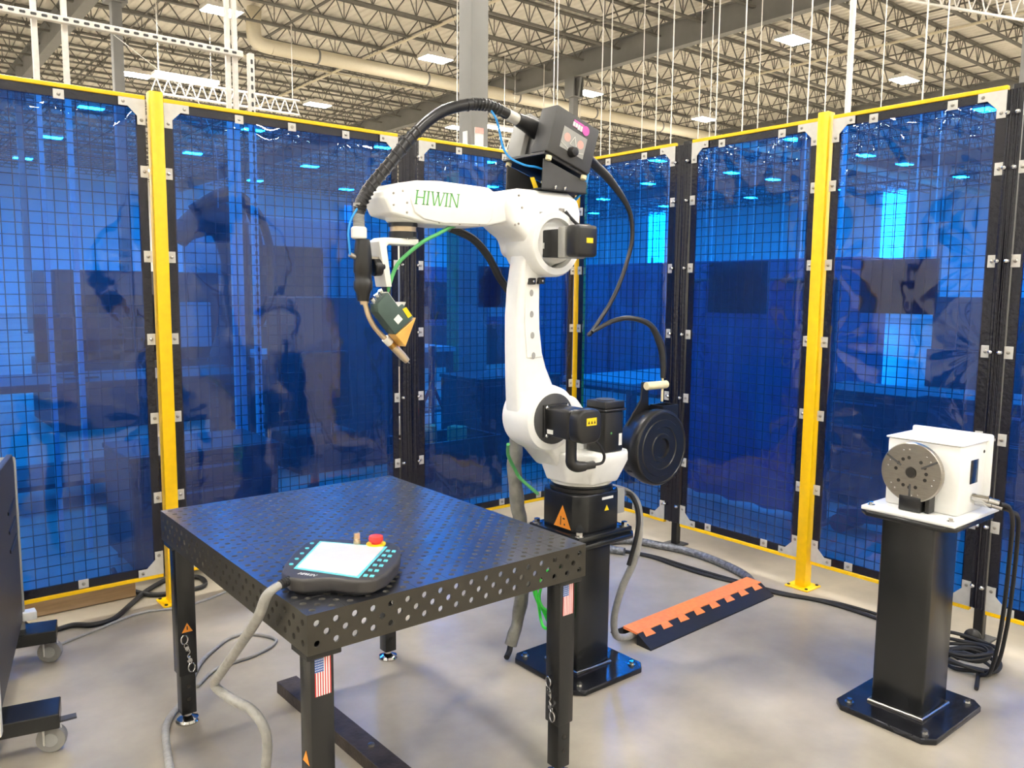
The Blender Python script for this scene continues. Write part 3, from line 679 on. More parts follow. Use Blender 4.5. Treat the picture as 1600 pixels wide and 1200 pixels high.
pedestal(RX, RY, .19, .205, (.088, .088), .565, .165, .165, 'black steel pedestal carrying the robot beside the welding table')
pedestal(2.92, 1.275, .215, .18, (.10, .092), .745, .185, .165, 'black steel pedestal carrying the white positioner')

# ================================================================== ROBOT
RB = thing('welding_robot', 'white six axis robot arm with black base reaching over the welding table', 'robot', (RX, RY, .565))
def ball_bolt(parent, p, n, r=.006, m='chrome'):
    b = B(); b.lathe([(r, 0), (r, r * .7), (r * .6, r), (0, r * 1.05)], p, n, 8); return part(parent, 'bolt', b, m)
b = B(); b.bb((RX - .145, RY - .145, .565), (RX + .145, RY + .145, .590)); bs = part(RB, 'base_flange', b, 'black_paint', .006, 2)
for sx in (-1, 1):
    for sy in (-1, 1):
        b = B(); b.cyl((RX + sx * .122, RY + sy * .122, .590), (RX + sx * .122, RY + sy * .122, .606), .013, n=6); b.cyl((RX + sx * .122, RY + sy * .122, .590), (RX + sx * .122, RY + sy * .122, .593), .019, n=16); part(bs, 'anchor_bolt', b, 'chrome')
b = B(); c = .04; h = .122
b.ext([(RX + sx * (h - a * c), RY + sy * (h - (1 - a) * c), .590) for sx, sy, seq in ((1, -1, (1, 0)), (1, 1, (0, 1)), (-1, 1, (1, 0)), (-1, -1, (0, 1))) for a in seq], (0, 0, .150)); base = part(RB, 'base', b, 'black_paint', .008, 3)
b = B(); b.lathe([(.118, .738), (.124, .742), (.124, .755), (.112, .757), (.112, .768)], (RX, RY, 0), n=40); part(RB, 'swivel_ring', b, 'black_plastic')
# labels on the base
yf = RY - h - .0012; xl = RX - h - .0012
def tri_label(parent, o, u, v, s, m='orange_label', mk=True):
    o, u, v = V(o), V(u), V(v); n = u.cross(v)
    b = B(); b.ext([o - u * s * .55 - v * s * .0, o + u * s * .55, o + v * s], n * .0008); t = part(parent, 'warning_label', b, m)
    if mk:
        b = B(); q = o + n * .0009
        b.ext([q + u * s * a + v * s * c_ for a, c_ in ((-.14, .1), (-.08, .1), (-.06, .5), (-.12, .5))], n * .0004); b.ext([q + u * s * a + v * s * c_ for a, c_ in ((.02, .38), (.16, .38), (.16, .45), (.02, .45))], n * .0004)
        b.ext([q + u * s * a + v * s * c_ for a, c_ in ((.1, .12), (.18, .12), (.18, .2), (.1, .2))], n * .0004); part(t, 'warning_mark', b, 'black_print')
tri_label(base, (xl, RY - .028, .603), (0, -1, 0), (0, 0, 1), .088)
tri_label(base, (RX + .02, yf, .668), (1, 0, 0), (0, 0, 1), .022, 'yellow_label', False)
b = B(); b.bb((RX - .005, yf, .712), (RX + .055, RY - h, .722)); part(base, 'name_plate', b, 'white_label')
# connector box at the back of the base
b = B(); b.bb((RX + h - .01, RY - .09, .63), (RX + h + .035, RY + .05, .735)); cb_ = part(RB, 'connector_box', b, 'grey_case', .004, 2)
for yy in (-.06, -.015, .03):
    b = B(); b.cyl((RX + h + .035, RY + yy, .70), (RX + h + .06, RY + yy, .70), .015, n=14); part(cb_, 'plug', b, 'steel')
# turret
b = B(); b.lathe([(.122, .768), (.126, .775), (.126, .80), (.120, .86), (.118, .90)], (RX, RY, 0), n=44); tur = part(RB, 'turret', b, 'white_paint', ang=50)
b = B(); pf = [(1.985, .905), (2.05, .835), (2.30, .835), (2.325, .865), (2.325, .905), (2.27, .91), (2.22, 1.00), (2.12, 1.11), (2.00, 1.14), (1.93, 1.13), (1.89, 1.05), (1.92, .95)]
b.ext([(x, RY - .055, z) for x, z in pf], (0, .165, 0)); part(tur, 'shoulder_casting', b, 'white_paint', .022, 3)
b = B(); pl0 = [(2.10, 2.09), (2.27, 2.09), (2.305, 2.125), (2.305, 2.36), (2.27, 2.39), (2.10, 2.39), (2.03, 2.33), (2.03, 2.19)]; vs = []; fs = []
for z_, k_s in ((.782, .80), (.80, .84), (.868, 1.0), (.905, 1.0)):
    vs += [(RX - .02 + (x - RX + .02) * k_s, RY + (y - RY) * k_s, z_) for x, y in pl0]
for r_ in range(3):
    for i in range(8): j = (i + 1) % 8; fs.append((r_ * 8 + i, r_ * 8 + j, r_ * 8 + 8 + j, r_ * 8 + 8 + i))
fs += [tuple(range(7, -1, -1)), tuple(range(24, 32))]
b.add(vs, fs); part(tur, 'motor_ledge', b, 'white_paint', .010, 3)
b = B(); b.ext([(2.3055, 2.13, .878), (2.3055, 2.16, .878), (2.3055, 2.145, .898)], (.001, 0, 0)); part(tur, 'arrow_label', b, 'black_print')
# J1 motor
b = B(); b.bb((2.152, 2.098, .906), (2.252, 2.198, 1.062)); jm = part(RB, 'base_motor', b, 'black_plastic', .008, 3)
b = B(); b.bb((2.145, 2.091, 1.062), (2.259, 2.205, 1.072)); b.bb((2.15, 2.096, 1.072), (2.254, 2.2, 1.10)); part(jm, 'motor_cap', b, 'black_plastic', .008, 3)
b = B(); b.cyl((2.202, 2.148, 1.10), (2.202, 2.148, 1.104), .036, n=28); part(jm, 'cap_disc', b, 'dark_case')
b = B(); b.bb((2.226, 2.0968, .93), (2.242, 2.098, .975)); part(jm, 'label', b, 'white_label')
b = B(); b.cyl((2.185, 2.0972, .98), (2.185, 2.098, .98), .0045, n=12); part(jm, 'paint_dot', b, 'green_paint_print')
# J2 shoulder drum, motor
J2 = (1.945, 1.05); J3 = (1.95, 1.675)
b = B(); b.lathe([(.100, 0), (.116, .008), (.121, .03), (.121, .12), (.116, .15), (.100, .158)], (J2[0], 2.315, J2[1]), (0, -1, 0), 44); part(RB, 'shoulder_drum', b, 'white_paint', ang=50)
b = B(); b.lathe([(.092, 0), (.092, .006), (.084, .010)], (J2[0], 2.157, J2[1]), (0, -1, 0), 40); part(RB, 'shoulder_cover', b, 'dark_case')
b = B(); b.bb((1.893, 2.02, .994), (1.997, 2.150, 1.098)); m2 = part(RB, 'shoulder_motor', b, 'black_plastic', .010, 3)
b = B(); b.bb((1.885, 2.138, .986), (2.005, 2.152, 1.106)); part(m2, 'motor_flange', b, 'black_plastic', .004, 2)
for sx in (-1, 1):
    for sz in (-1, 1): ball_bolt(m2, (1.945 + sx * .05, 2.138, 1.046 + sz * .05), (0, -1, 0), .007)
b = B(); b.ext([(1.945 + .057 * (abs(math.cos(t)) ** .6) * (1 if math.cos(t) > 0 else -1), 2.02, 1.046 + .060 * (abs(math.sin(t)) ** .6) * (1 if math.sin(t) > 0 else -1)) for t in [2 * PI * i / 32 for i in range(32)]], (0, -.055, 0)); ec = part(m2, 'encoder_cap', b, 'black_plastic', .010, 3)
b = B(); b.bb((1.925, 1.9635, 1.050), (1.972, 1.9648, 1.076)); yl = part(ec, 'hazard_label', b, 'yellow_label')
b = B()
for k in range(3): b.ext([(1.930 + k * .014, 1.9632, 1.056), (1.939 + k * .014, 1.9632, 1.056), (1.9345 + k * .014, 1.9632, 1.068)], (0, -.0004, 0))
part(yl, 'hazard_marks', b, 'black_print')
b = B(); b.bb((1.8915, 2.10, 1.005), (1.893, 2.13, 1.02)); b.bb((1.90, 2.0, .9925), (1.90, 2.0, .9926)); part(m2, 'label', b, 'white_label')
b = B(); b.tube([(1.935, 2.05, 1.0), (1.935, 2.05, .93), (1.937, 2.048, .905), (1.955, 2.04, .893), (1.985, 2.03, .892)], [.020, .020, .021, .021, .017], 14, 5); b.cyl((1.985, 2.03, .892), (2.02, 2.02, .895), .014, n=12); part(m2, 'elbow_plug', b, 'black_plastic')
b = B(); b.tube([(2.02, 2.02, .895), (2.05, 2.01, .90), (2.055, 2.005, .925), (2.03, 2.0, .96), (2.0, 1.995, .985), (1.99, 2.0, 1.0)], .0055, 8, 6); part(m2, 'motor_lead', b, 'black_rubber')
# upper arm
ua = [(1.86, 1.70), (1.842, 1.632), (1.822, 1.515), (1.815, 1.417), (1.816, 1.31), (1.818, 1.22), (1.824, 1.089), (1.85, .985), (1.93, .935), (2.02, .955), (2.058, 1.03), (2.045, 1.10), (2.012, 1.135), (1.99, 1.165), (1.956, 1.23), (1.937, 1.284), (1.924, 1.37), (1.921, 1.45), (1.921, 1.532), (1.95, 1.60), (2.0, 1.66), (1.97, 1.74)]
b = B(); b.ext([(x, 2.205, z) for x, z in ua], (0, .085, 0)); arm = part(RB, 'upper_arm', b, 'white_paint', .016, 3, ang=50)
def xz_panel(poly, y, t): q = B(); q.ext([(x, y, z) for x, z in poly], (0, t, 0)); return q
part(arm, 'arm_panel', xz_panel([(1.845, 1.545), (1.905, 1.545), (1.907, 1.42), (1.912, 1.33), (1.928, 1.27), (1.855, 1.27), (1.842, 1.40)], 2.2045, -.003), 'white_case', .002, 1)
for k, (x, z) in enumerate(((1.872, 1.500), (1.874, 1.425), (1.879, 1.350), (1.885, 1.278))):
    b = B(); b.ext([(x + .0085 * math.cos(t), 2.2012, z + .012 * math.sin(t)) for t in [2 * PI * i / 18 for i in range(18)]], (0, -.0010, 0)); part(arm, 'slot_hole', b, 'grey_case' if k < 3 else 'grey_case')
for x, z in ((1.870, 1.541), (1.912, 1.543), (1.912, 1.142), (1.950, 1.146)):
    b = B(); b.ext([(x - .018, 2.206, z - .011), (x + .014, 2.206, z - .011), (x + .014, 2.206, z + .012), (x - .010, 2.206, z + .012)], (0, -.016, 0)); cp = part(arm, 'stop_block', b, 'black_plastic', .003, 2)
    b = B(); b.lathe([(.005, 0), (.004, .004), (0, .005)], (x + .001, 2.190, z), (0, -1, 0), 10); part(cp, 'bolt', b, 'chrome')
# elbow
b = B(); b.lathe([(.095, 0), (.112, .008), (.118, .03), (.118, .155), (.110, .168), (.088, .168), (.088, .10), (.04, .10), (0, .10)], (J3[0], 2.325, J3[1]), (0, -1, 0), 44); el = part(RB, 'elbow_housing', b, 'white_paint', ang=50)
b = B(); b.bb((J3[0] - .048, 2.10, J3[1] - .05), (J3[0] + .048, 2.225, J3[1] + .045)); em = part(RB, 'elbow_motor', b, 'black_plastic', .006, 2)
b = B(); b.bb((J3[0] - .05, 2.062, J3[1] - .055), (J3[0] + .05, 2.10, J3[1] + .052)); part(em, 'motor_body', b, 'grey_case', .006, 2)
b = B(); b.bb((J3[0] - .05, 2.0, J3[1] - .052), (J3[0] + .05, 2.062, J3[1] + .056)); k_ = part(em, 'encoder_cap', b, 'black_plastic', .014, 3)
b = B(); b.bb((J3[0] - .008, 1.9988, J3[1] - .005), (J3[0] + .022, 2.0, J3[1] + .012)); part(k_, 'hazard_label', b, 'yellow_label')
b = B(); b.bb((J3[0] - .0495, 2.17, J3[1] - .02), (J3[0] - .048, 2.20, J3[1] + .0)); part(em, 'label', b, 'white_label')
b = B(); b.tube([(2.0, 2.17, 1.79), (2.015, 2.155, 1.765), (2.02, 2.12, 1.74), (2.005, 2.06, 1.735), (1.985, 2.03, 1.728)], .006, 8, 6); part(em, 'motor_lead', b, 'black_rubber')
# forearm rear housing
fh = [(1.745, 1.80), (1.765, 1.838), (1.80, 1.856), (2.03, 1.858), (2.075, 1.835), (2.09, 1.79), (2.085, 1.68), (2.06, 1.62), (1.96, 1.60), (1.85, 1.63), (1.83, 1.69), (1.79, 1.712), (1.755, 1.735)]
b = B(); b.ext([(x, 2.178, z) for x, z in fh], (0, .18, 0)); fr_ = part(RB, 'forearm_housing', b, 'white_paint', .026, 4, ang=50)
for x, z in ((1.79, 1.83), (1.805, 1.79), (1.775, 1.73), (1.79, 1.735)): ball_bolt(fr_, (x, 2.178, z), (0, -1, 0), .004, 'steel')
b = B(); b.bb((1.975, 2.174, 1.775), (2.0, 2.178, 1.80)); part(fr_, 'cable_gland', b, 'steel', .001, 1)
b = B(); b.bb((1.885, 2.1772, 1.775), (1.915, 2.1778, 1.782)); b.bb((1.878, 2.1772, 1.745), (1.886, 2.1778, 1.758)); part(fr_, 'small_print', b, 'grey_case')
# forearm
fa = [(1.282, 1.785), (1.292, 1.81), (1.335, 1.834), (1.40, 1.847), (1.489, 1.853), (1.685, 1.849), (1.70, 1.838), (1.78, 1.836), (1.78, 1.745), (1.67, 1.720), (1.514, 1.713), (1.43, 1.716), (1.36, 1.728), (1.305, 1.738)]
b = B(); b.ext([(x, 2.20, z) for x, z in fa], (0, .14, 0)); fo = part(RB, 'forearm', b, 'white_paint', .024, 4, ang=50)
b = B(); b.ext([(x, 2.203, z) for x, z in [(1.372, 1.785), (1.384, 1.815), (1.425, 1.838), (1.49, 1.848), (1.66, 1.845), (1.69, 1.830), (1.697, 1.80), (1.69, 1.745), (1.67, 1.725), (1.50, 1.719), (1.42, 1.728), (1.385, 1.748)]], (0, -.009, 0)); part(fo, 'side_cover', b, 'white_paint', .006, 3)
part(fo, 'lettering', letters('HIWIN', (1.386, 2.1938, 1.772), (1, 0, 0), (0, 0, 1), .044, .0006, (0, -1, 0), .14, .12), 'green_paint_print', label='green brand lettering HIWIN')
for x, z in ((1.312, 1.80), (1.312, 1.765), (1.36, 1.745), (1.345, 1.81), (1.36, 1.775), (1.48, 1.722), (1.56, 1.722), (1.64, 1.726)): ball_bolt(fo, (x, 2.2005, z), (0, -1, 0), .0035, 'steel')
# wrist + flange
WXc = 1.388
b = B(); b.lathe([(.056, 1.735), (.054, 1.722), (.048, 1.718)], (WXc, RY, 0), n=32); wr = part(RB, 'wrist', b, 'white_paint')
b = B(); b.lathe([(.0465, 1.72), (.0465, 1.706)], (WXc, RY, 0), n=32); part(wr, 'seal_ring', b, 'black_plastic')
b = B(); b.lathe([(.042, 1.706), (.042, 1.690)], (WXc, RY, 0), n=32); part(wr, 'flange_ring', b, 'neck_metal')
b = B(); b.lathe([(.046, 1.690), (.046, 1.672), (.040, 1.668)], (WXc, RY, 0), n=32); part(wr, 'tool_flange', b, 'black_plastic')
for k in range(6): ball_bolt(wr, (WXc + .034 * math.cos(k * PI / 3 + .4), RY + .034 * math.sin(k * PI / 3 + .4), 1.668), (0, 0, -1), .004)
# tool bracket (white L)
b = B(); b.ext([(1.425, 2.235, 1.668), (1.300, 2.235, 1.668), (1.280, 2.235, 1.655), (1.306, 2.235, 1.515), (1.326, 2.235, 1.515), (1.308, 2.235, 1.640), (1.316, 2.235, 1.648), (1.425, 2.235, 1.648)], (0, .07, 0))
tb = solo('torch_bracket', b, 'white_case', 'white L shaped bracket bolted under the robot wrist', 'bracket', (WXc, RY, 1.648), .003, 2)
b = B(); b.bb((1.312, 2.25, 1.47), (1.332, 2.28, 1.517)); part(tb, 'lower_arm', b, 'black_plastic', .002, 1)
b = B(); b.lathe([(.026, 0), (.028, .004), (.028, .03), (.024, .034)], (1.305, 2.262, 1.578), (-1, 0, -.1), 24); part(tb, 'clamp_hub', b, 'black_plastic')
b = B(); b.bb((1.262, 2.25, 1.60), (1.292, 2.275, 1.608)); part(tb, 'clamp_plate', b, 'steel', .001, 1)
# torch
TY = 2.262; sx_ = TY / 2.24
def tx(x): return x * sx_
TO = thing('welding_torch', 'black welding torch with curved neck hanging beside the robot wrist', 'welding torch', (tx(1.231), TY, 1.28))
b = B(); b.lathe([(.020, 1.660), (.024, 1.664), (.024, 1.692), (.020, 1.697)], (tx(1.214), TY, 0), n=24); part(TO, 'top_collar', b, 'white_case')
b = B(); b.lathe([(.022, 1.470 + .190), (.026, 1.63), (.028, 1.60), (.029, 1.56), (.026, 1.553), (.026, 1.535), (.029, 1.53), (.029, 1.508), (.022, 1.495), (.018, 1.470)], (tx(1.226), TY, 0), n=24); part(TO, 'handle', b, 'black_plastic', ang=40)
b = B(); b.cyl((tx(1.226) - .025, TY, 1.605), (tx(1.226) - .045, TY, 1.612), .008, n=12); part(TO, 'air_fitting', b, 'steel')
b = B(); b.tube([(tx(1.229), TY, 1.472), (tx(1.236), TY, 1.452), (tx(1.244), TY, 1.425), (tx(1.262), TY, 1.392), (tx(1.29), TY, 1.362), (tx(1.31), TY, 1.345)], .0085, 14, 6); b.cyl((tx(1.228), TY, 1.475), (tx(1.231), TY, 1.462), .014, n=16); part(TO, 'swan_neck', b, 'neck_metal')
dn_ = V((tx(1.385) - tx(1.31), 0, 1.274 - 1.345)).normalized(); p0 = V((tx(1.31), TY, 1.345))
b = B(); b.cyl(p0 - dn_ * .012, p0 + dn_ * .014, .013, n=18); part(TO, 'insulator', b, 'white_case')
b = B(); b.cyl(p0 + dn_ * .014, p0 + dn_ * .030, .0125, .012, n=18); part(TO, 'brass_ring', b, 'brass')
b = B(); b.lathe([(.0125, .030), (.013, .036), (.013, .075), (.010, .100), (.008, .101), (.008, .09), (0, .09)], p0, dn_, 20); part(TO, 'gas_nozzle', b, 'neck_metal')
b = B(); b.cyl(p0 + dn_ * .09, p0 + dn_ * .112, .001, n=6); part(TO, 'wire_tip', b, 'steel')
# seam scanner
SY = 2.215
SC = thing('laser_scanner', 'dark green laser seam scanner with amber window beside the torch neck', 'scanner', (1.32, SY, 1.33))
b = B(); b.ext([(1.262, SY, 1.462), (1.300, SY, 1.498), (1.338, SY, 1.452), (1.352, SY, 1.462), (1.393, SY, 1.420), (1.325, SY, 1.366), (1.264, SY, 1.437)], (0, .05, 0)); part(SC, 'case', b, 'scanner_green', .002, 2)
b = B(); b.ext([(1.402, SY, 1.419), (1.3255, SY, 1.3645), (1.362, SY, 1.326)], (0, .05, 0)); part(SC, 'window_wedge', b, 'amber_glass', .002, 1)
for k in range(3):
    p = V((1.268 + k * .014, SY + .025, 1.466 + k * .0125)); b = B(); b.cyl(p, p + V((-.012, 0, .013)), .0075, n=12); part(SC, 'socket', b, 'chrome')
b = B(); b.ext([(1.335, SY - .0008, 1.430), (1.318, SY - .0008, 1.414), (1.334, SY - .0008, 1.398), (1.351, SY - .0008, 1.414)], (0, -.0005, 0)); part(SC, 'label', b, 'white_label')
b = B(); b.ext([(1.350, SY - .0008, 1.446), (1.364, SY - .0008, 1.452), (1.385, SY - .0008, 1.425), (1.371, SY - .0008, 1.417)], (0, -.0005, 0)); part(SC, 'hazard_label', b, 'yellow_label')
b = B(); b.ext([(1.303, SY + .006, 1.500), (1.340, SY + .006, 1.455), (1.352, SY + .006, 1.468), (1.368, SY + .006, 1.468), (1.362, SY + .006, 1.456), (1.338, SY + .006, 1.449), (1.298, SY + .006, 1.496)], (0, .038, 0)); part(SC, 'mount_plate', b, 'zinc', .001, 1)
b = B(); b.tube([(1.321, 2.255, 1.50), (1.325, 2.245, 1.53), (1.345, 2.235, 1.585), (1.385, 2.225, 1.625), (1.43, 2.215, 1.66), (1.48, 2.21, 1.685), (1.525, 2.22, 1.705), (1.58, 2.25, 1.722)], .0062, 10, 6)
b.tube([(1.318, 2.255, 1.475), (1.320, 2.255, 1.49), (1.321, 2.255, 1.505)], .004, 8, 3)
solo('scanner_cable', b, 'green_cable', 'green cable running from the forearm down to the seam scanner', 'cable', (1.321, 2.255, 1.475))
# torch hose with spiral wrap
HS = [(1.955, 2.265, 2.072), (1.90, 2.262, 2.088), (1.825, 2.258, 2.106), (1.76, 2.257, 2.122), (1.705, 2.257, 2.130), (1.651, 2.257, 2.124), (1.55, 2.257, 2.092), (1.474, 2.258, 2.044), (1.402, 2.258, 1.975), (1.325, 2.26, 1.886), (1.262, 2.262, 1.815), (1.232, 2.262, 1.765), (1.226, 2.262, 1.735), (1.226, 2.262, 1.697)]
TH = thing('torch_hose', 'black spiral wrapped hose arching from the wire feeder to the torch', 'hose', HS[6])
b = B(); b.tube(HS[1:13], .0185, 16, 8); part(TH, 'hose_body', b, 'hose_black')
b = B(); b.tube([HS[0], (1.93, 2.263, 2.080), (1.885, 2.261, 2.092), (1.845, 2.259, 2.101)], [.034, .033, .027, .023], 18, 5); part(TH, 'boot', b, 'black_plastic')
b = B(); b.tube([(1.848, 2.259, 2.100), (1.80, 2.257, 2.112)], .0195, 16, 1); part(TH, 'sleeve', b, 'zinc')
def along(pts, t):
    n = len(pts) - 1; i = min(int(t * n), n - 1); return V(pts[i]).lerp(V(pts[i + 1]), t * n - i), (V(pts[i + 1]) - V(pts[i])).normalized()
for k in range(34):
    t = .22 + .66 * k / 33
    if .42 < t < .58: continue
    p, d_ = along(HS, t); b = B(); q = (d_ + V((0, .25, .1))).normalized(); b.lathe([(.0192, -.0035), (.0212, -.0025), (.0212, .0025), (.0192, .0035)], p, q, 14); part(TH, 'wrap_ring', b, 'hose_black')
b = B()
for k in range(12): b.lathe([(.0165, -.002), (.0185, 0), (.0165, .002)], (1.226, 2.262, 1.698 + k * .0045), (0, 0, 1), 16)
b.cyl((1.226, 2.262, 1.694), (1.226, 2.262, 1.768), .0168, n=16); part(TH, 'bellows', b, 'grey_case')
b = B(); b.tube([(1.215, 2.25, 1.75), (1.195, 2.25, 1.72), (1.184, 2.25, 1.68), (1.186, 2.25, 1.64), (1.193, 2.258, 1.612)], .0035, 8, 6); part(TH, 'air_tube', b, 'blue_tube')

# ---------------------------------------------------------------- wire feeder
WF = thing('wire_feeder', 'tilted dark grey wire feeder box with gauge dial on top of the robot', 'wire feeder', (2.0, 2.265, 1.858))
ta = math.atan2(.063, .208); Rf = roty(ta); fc = V((2.017, 2.27, 2.037))
def fbox(lo, hi): q = B(); c_ = V([(a + e_) / 2 for a, e_ in zip(lo, hi)]); q.box(fc + Rf @ c_, [e_ - a for a, e_ in zip(lo, hi)], Rf); return q
W2, H2 = .108, .084
fcase = part(WF, 'front_case', fbox((-W2, -.12, -H2), (W2, -.035, H2)), 'dark_case', .006, 2)
part(WF, 'gearbox', fbox((-.085, -.035, -H2), (.09, .03, .06)), 'black_plastic', .004, 2)
part(WF, 'rear_case', fbox((-W2 + .004, .03, -H2), (W2 - .01, .115, H2 - .004)), 'grey_case', .006, 2)
part(WF, 'skid_plate', fbox((-W2 + .0, -.11, -H2 - .012), (W2, .12, -H2)), 'black_plastic', .002, 1)
gp = part(fcase, 'gauge_plate', fbox((-.058, -.1215, -.048), (.058, -.12, .028)), 'grey_case')
for sx in (-1, 1):
    q = fc + Rf @ V((sx * .033, -.1215, -.004)); b = B(); b.cyl(q, q + V((0, -.0006, 0)), .015, n=20); part(gp, 'dial_print', b, 'pink_print')
for a0, a1 in (((-.016, -.022), (0, .012)), ((0, .012), (.016, -.022)), ((-.016, -.022), (.016, -.022)), ((-.055, -.03), (-.02, -.04)), ((.02, -.04), (.055, -.03))):
    p, q = fc + Rf @ V((a0[0], -.1222, a0[1])), fc + Rf @ V((a1[0], -.1222, a1[1])); b = B(); b.cyl(p, q, .0012, n=5); part(gp, 'dial_line', b, 'white_label')
q = fc + Rf @ V((.0, -.1215, -.046)); b = B(); b.lathe([(.019, 0), (.018, .012), (.015, .022), (.013, .023), (0, .023)], q, (0, -1, 0), 20); kn = part(fcase, 'knob', b, 'black_plastic')
lg = part(fcase, 'logo', fbox((-.022, -.1215, .044), (.034, -.12, .050)), 'magenta_print')
for k in range(4): part(lg, 'logo_mark', fbox((-.022 + k * .0125, -.1218, .045 - (.0 if k < 2 else .004)), (-.012 + k * .0125, -.12, .060)), 'white_label')
part(lg, 'logo_band', fbox((-.020, -.1216, .061), (.030, -.12, .068)), 'magenta_print')
q = fc + Rf @ V((.042, -.1216, .052)); b = B(); b.cyl(q, q + V((0, -.0008, 0)), .017, n=24); part(lg, 'logo_disc', b, 'magenta_print')
part(fcase, 'side_latch', fbox((W2, -.09, .0), (W2 + .012, -.075, .012)), 'zinc')
for sx in (-1, 1):
    for yy in (-.115, .105):
        q = fc + Rf @ V((sx * (W2 - .02), yy, -H2 - .012)); b = B(); b.cyl(q, q - Rf @ V((0, 0, .014)), .011, n=16); part(WF, 'rubber_foot', b, 'cream_plastic')
# wedge bracket: front, rear plates and floor
def wz(x): return 1.926 - (x - 2.017) * math.tan(ta) - .002
pl = [(1.885, 1.862), (2.095, 1.862), (2.10, wz(2.10)), (1.89, wz(1.89))]
for y0 in (2.165, 2.365):
    b = B(); b.ext([(x, y0, z) for x, z in pl], (0, .006, 0)); part(WF, 'bracket_plate', b, 'dark_case', .001, 1)
b = B(); b.bb((1.88, 2.165, 1.858), (2.10, 2.371, 1.864)); part(WF, 'bracket_floor', b, 'black_plastic', .001, 1)
b = B(); b.ext([(2.06, 2.171, 1.864), (2.095, 2.171, 1.864), (2.095, 2.171, wz(2.095)), (2.06, 2.171, wz(2.06))], (0, .19, 0)); part(WF, 'bracket_back', b, 'black_plastic')
for x in (1.94, 1.985): ball_bolt(WF, (x, 2.16, 1.868), (0, -1, 0), .006)
b = B(); b.ext([(1.905, 2.235, 1.868), (1.912, 2.218, 1.868), (1.896, 2.222, 1.905), (1.890, 2.238, 1.905)], (.002, .001, 0)); part(WF, 'yellow_tag', b, 'yellow_label')
b = B(); b.tube([(1.72, 2.25, 2.115), (1.745, 2.25, 2.09), (1.77, 2.26, 2.05), (1.785, 2.26, 2.00), (1.81, 2.25, 1.965), (1.86, 2.235, 1.945), (1.90, 2.22, 1.94), (1.93, 2.215, 1.935)], .004, 8, 6)
solo('gas_tube', b, 'blue_tube', 'thin blue tube looping from the torch hose into the feeder bracket', 'tube', (1.81, 2.25, 1.965))
b = B(); b.tube([(2.12, 2.20, 1.99), (2.135, 2.20, 1.955), (2.13, 2.20, 1.91), (2.105, 2.20, 1.868), (2.07, 2.195, 1.838)], .006, 8, 6)
solo('gas_tube', b, 'blue_tube', 'blue tube curving from the feeder into the back of the elbow', 'tube', (2.105, 2.20, 1.868))
# conduits
b = B(); b.tube([(2.135, 2.28, 2.045), (2.19, 2.285, 2.03), (2.27, 2.30, 1.995), (2.35, 2.30, 1.948), (2.45, 2.30, 1.862), (2.487, 2.30, 1.785), (2.482, 2.30, 1.68), (2.40, 2.30, 1.50), (2.275, 2.30, 1.353), (2.255, 2.30, 1.342)], [.018, .019, .018, .0165, .011, .0095, .009, .009, .0085, .0085], 14, 6)
solo('wire_conduit', b, 'hose_black', 'black wire conduit hanging in an arc from the wire feeder', 'hose', (2.40, 2.30, 1.50))
b = B(); b.tube([(2.265, 2.29, 1.349), (2.29, 2.285, 1.362), (2.36, 2.27, 1.392), (2.44, 2.25, 1.403), (2.535, 2.23, 1.375), (2.582, 2.215, 1.30), (2.592, 2.205, 1.24), (2.594, 2.202, 1.19), (2.592, 2.202, 1.155)], [.007, .0085, .0095, .010, .012, .0165, .015, .0135, .011], 14, 6)
solo('wire_conduit', b, 'hose_black', 'short black conduit arching from the wire drum towards the arm', 'hose', (2.44, 2.25, 1.403))
# wire drum
DN = V((0, -1, 0)); DF = V((2.520, 2.132, .880))
WD = thing('wire_drum', 'black plastic welding wire spool drum behind the robot shoulder', 'drum', (2.52, 2.2, .72))
b = B(); b.lathe([(.128, -.115), (.142, -.108), (.150, -.055), (.156, -.045), (.156, -.012), (.150, -.002), (.143, 0), (.140, -.004), (.118, -.004), (.115, 0), (.088, 0), (.085, -.004), (.060, -.004), (.057, 0), (.042, 0), (.038, -.010), (.020, -.012), (0, -.012)], DF, DN, 56); part(WD, 'drum_cover', b, 'black_plastic')
du = V((-DN.y, DN.x, 0)); du = -du if du.x < 0 else du
for k in range(3):
    p = DF - DN * (.06 + .0) + V((0, 0, -.04 - .025 * k)); q = p - du * .1525 * math.cos(math.asin(min(1, (.04 + .025 * k) / .153))); b = B(); b.box(q, (.004, .03, .006), rotz(0)); part(WD, 'vent_rib', b, 'dark_case')
hub = DF - DN * .135; b = B(); b.bb((2.306, 2.252, .865), (2.54, 2.27, .905)); b.cyl(hub, hub + DN * .03, .03, n=18); part(WD, 'mount_arm', b, 'black_plastic', .003, 1)
b = B(); p = DF - DN * .09
b.ext([p + du * a + V((0, 0, z_)) for a, z_ in ((-.12, .09), (.10, .09), (.10, .155), (.01, .165), (.005, .262), (-.03, .262), (-.035, .19))], DN * -.008); part(WD, 'guide_plate', b, 'black_plastic', .001, 1)
b = B()
for a0, a1, n0, n1 in ((.02, .115, 0, .006), (.02, .115, .064, .07), (.02, .026, .006, .064), (.109, .115, .006, .064)): b.bb((p.x + a0, p.y - n1 + .0, p.z + .10), (p.x + a1, p.y - n0, p.z + .168))
part(WD, 'wire_chute', b, 'black_plastic')
q = p + du * -.03 + V((0, 0, .248)) + DN * .02; b = B(); b.cyl(q, q + du * .125, .0165, n=20); rl = part(WD, 'guide_roller', b, 'cream_plastic', .002, 1)
q2 = q + du * .10; b = B(); b.cyl(q2 - V((0, 0, .07)), q2 + V((0, 0, .03)), .005, n=8); part(rl, 'wire_guide', b, 'cream_plastic')
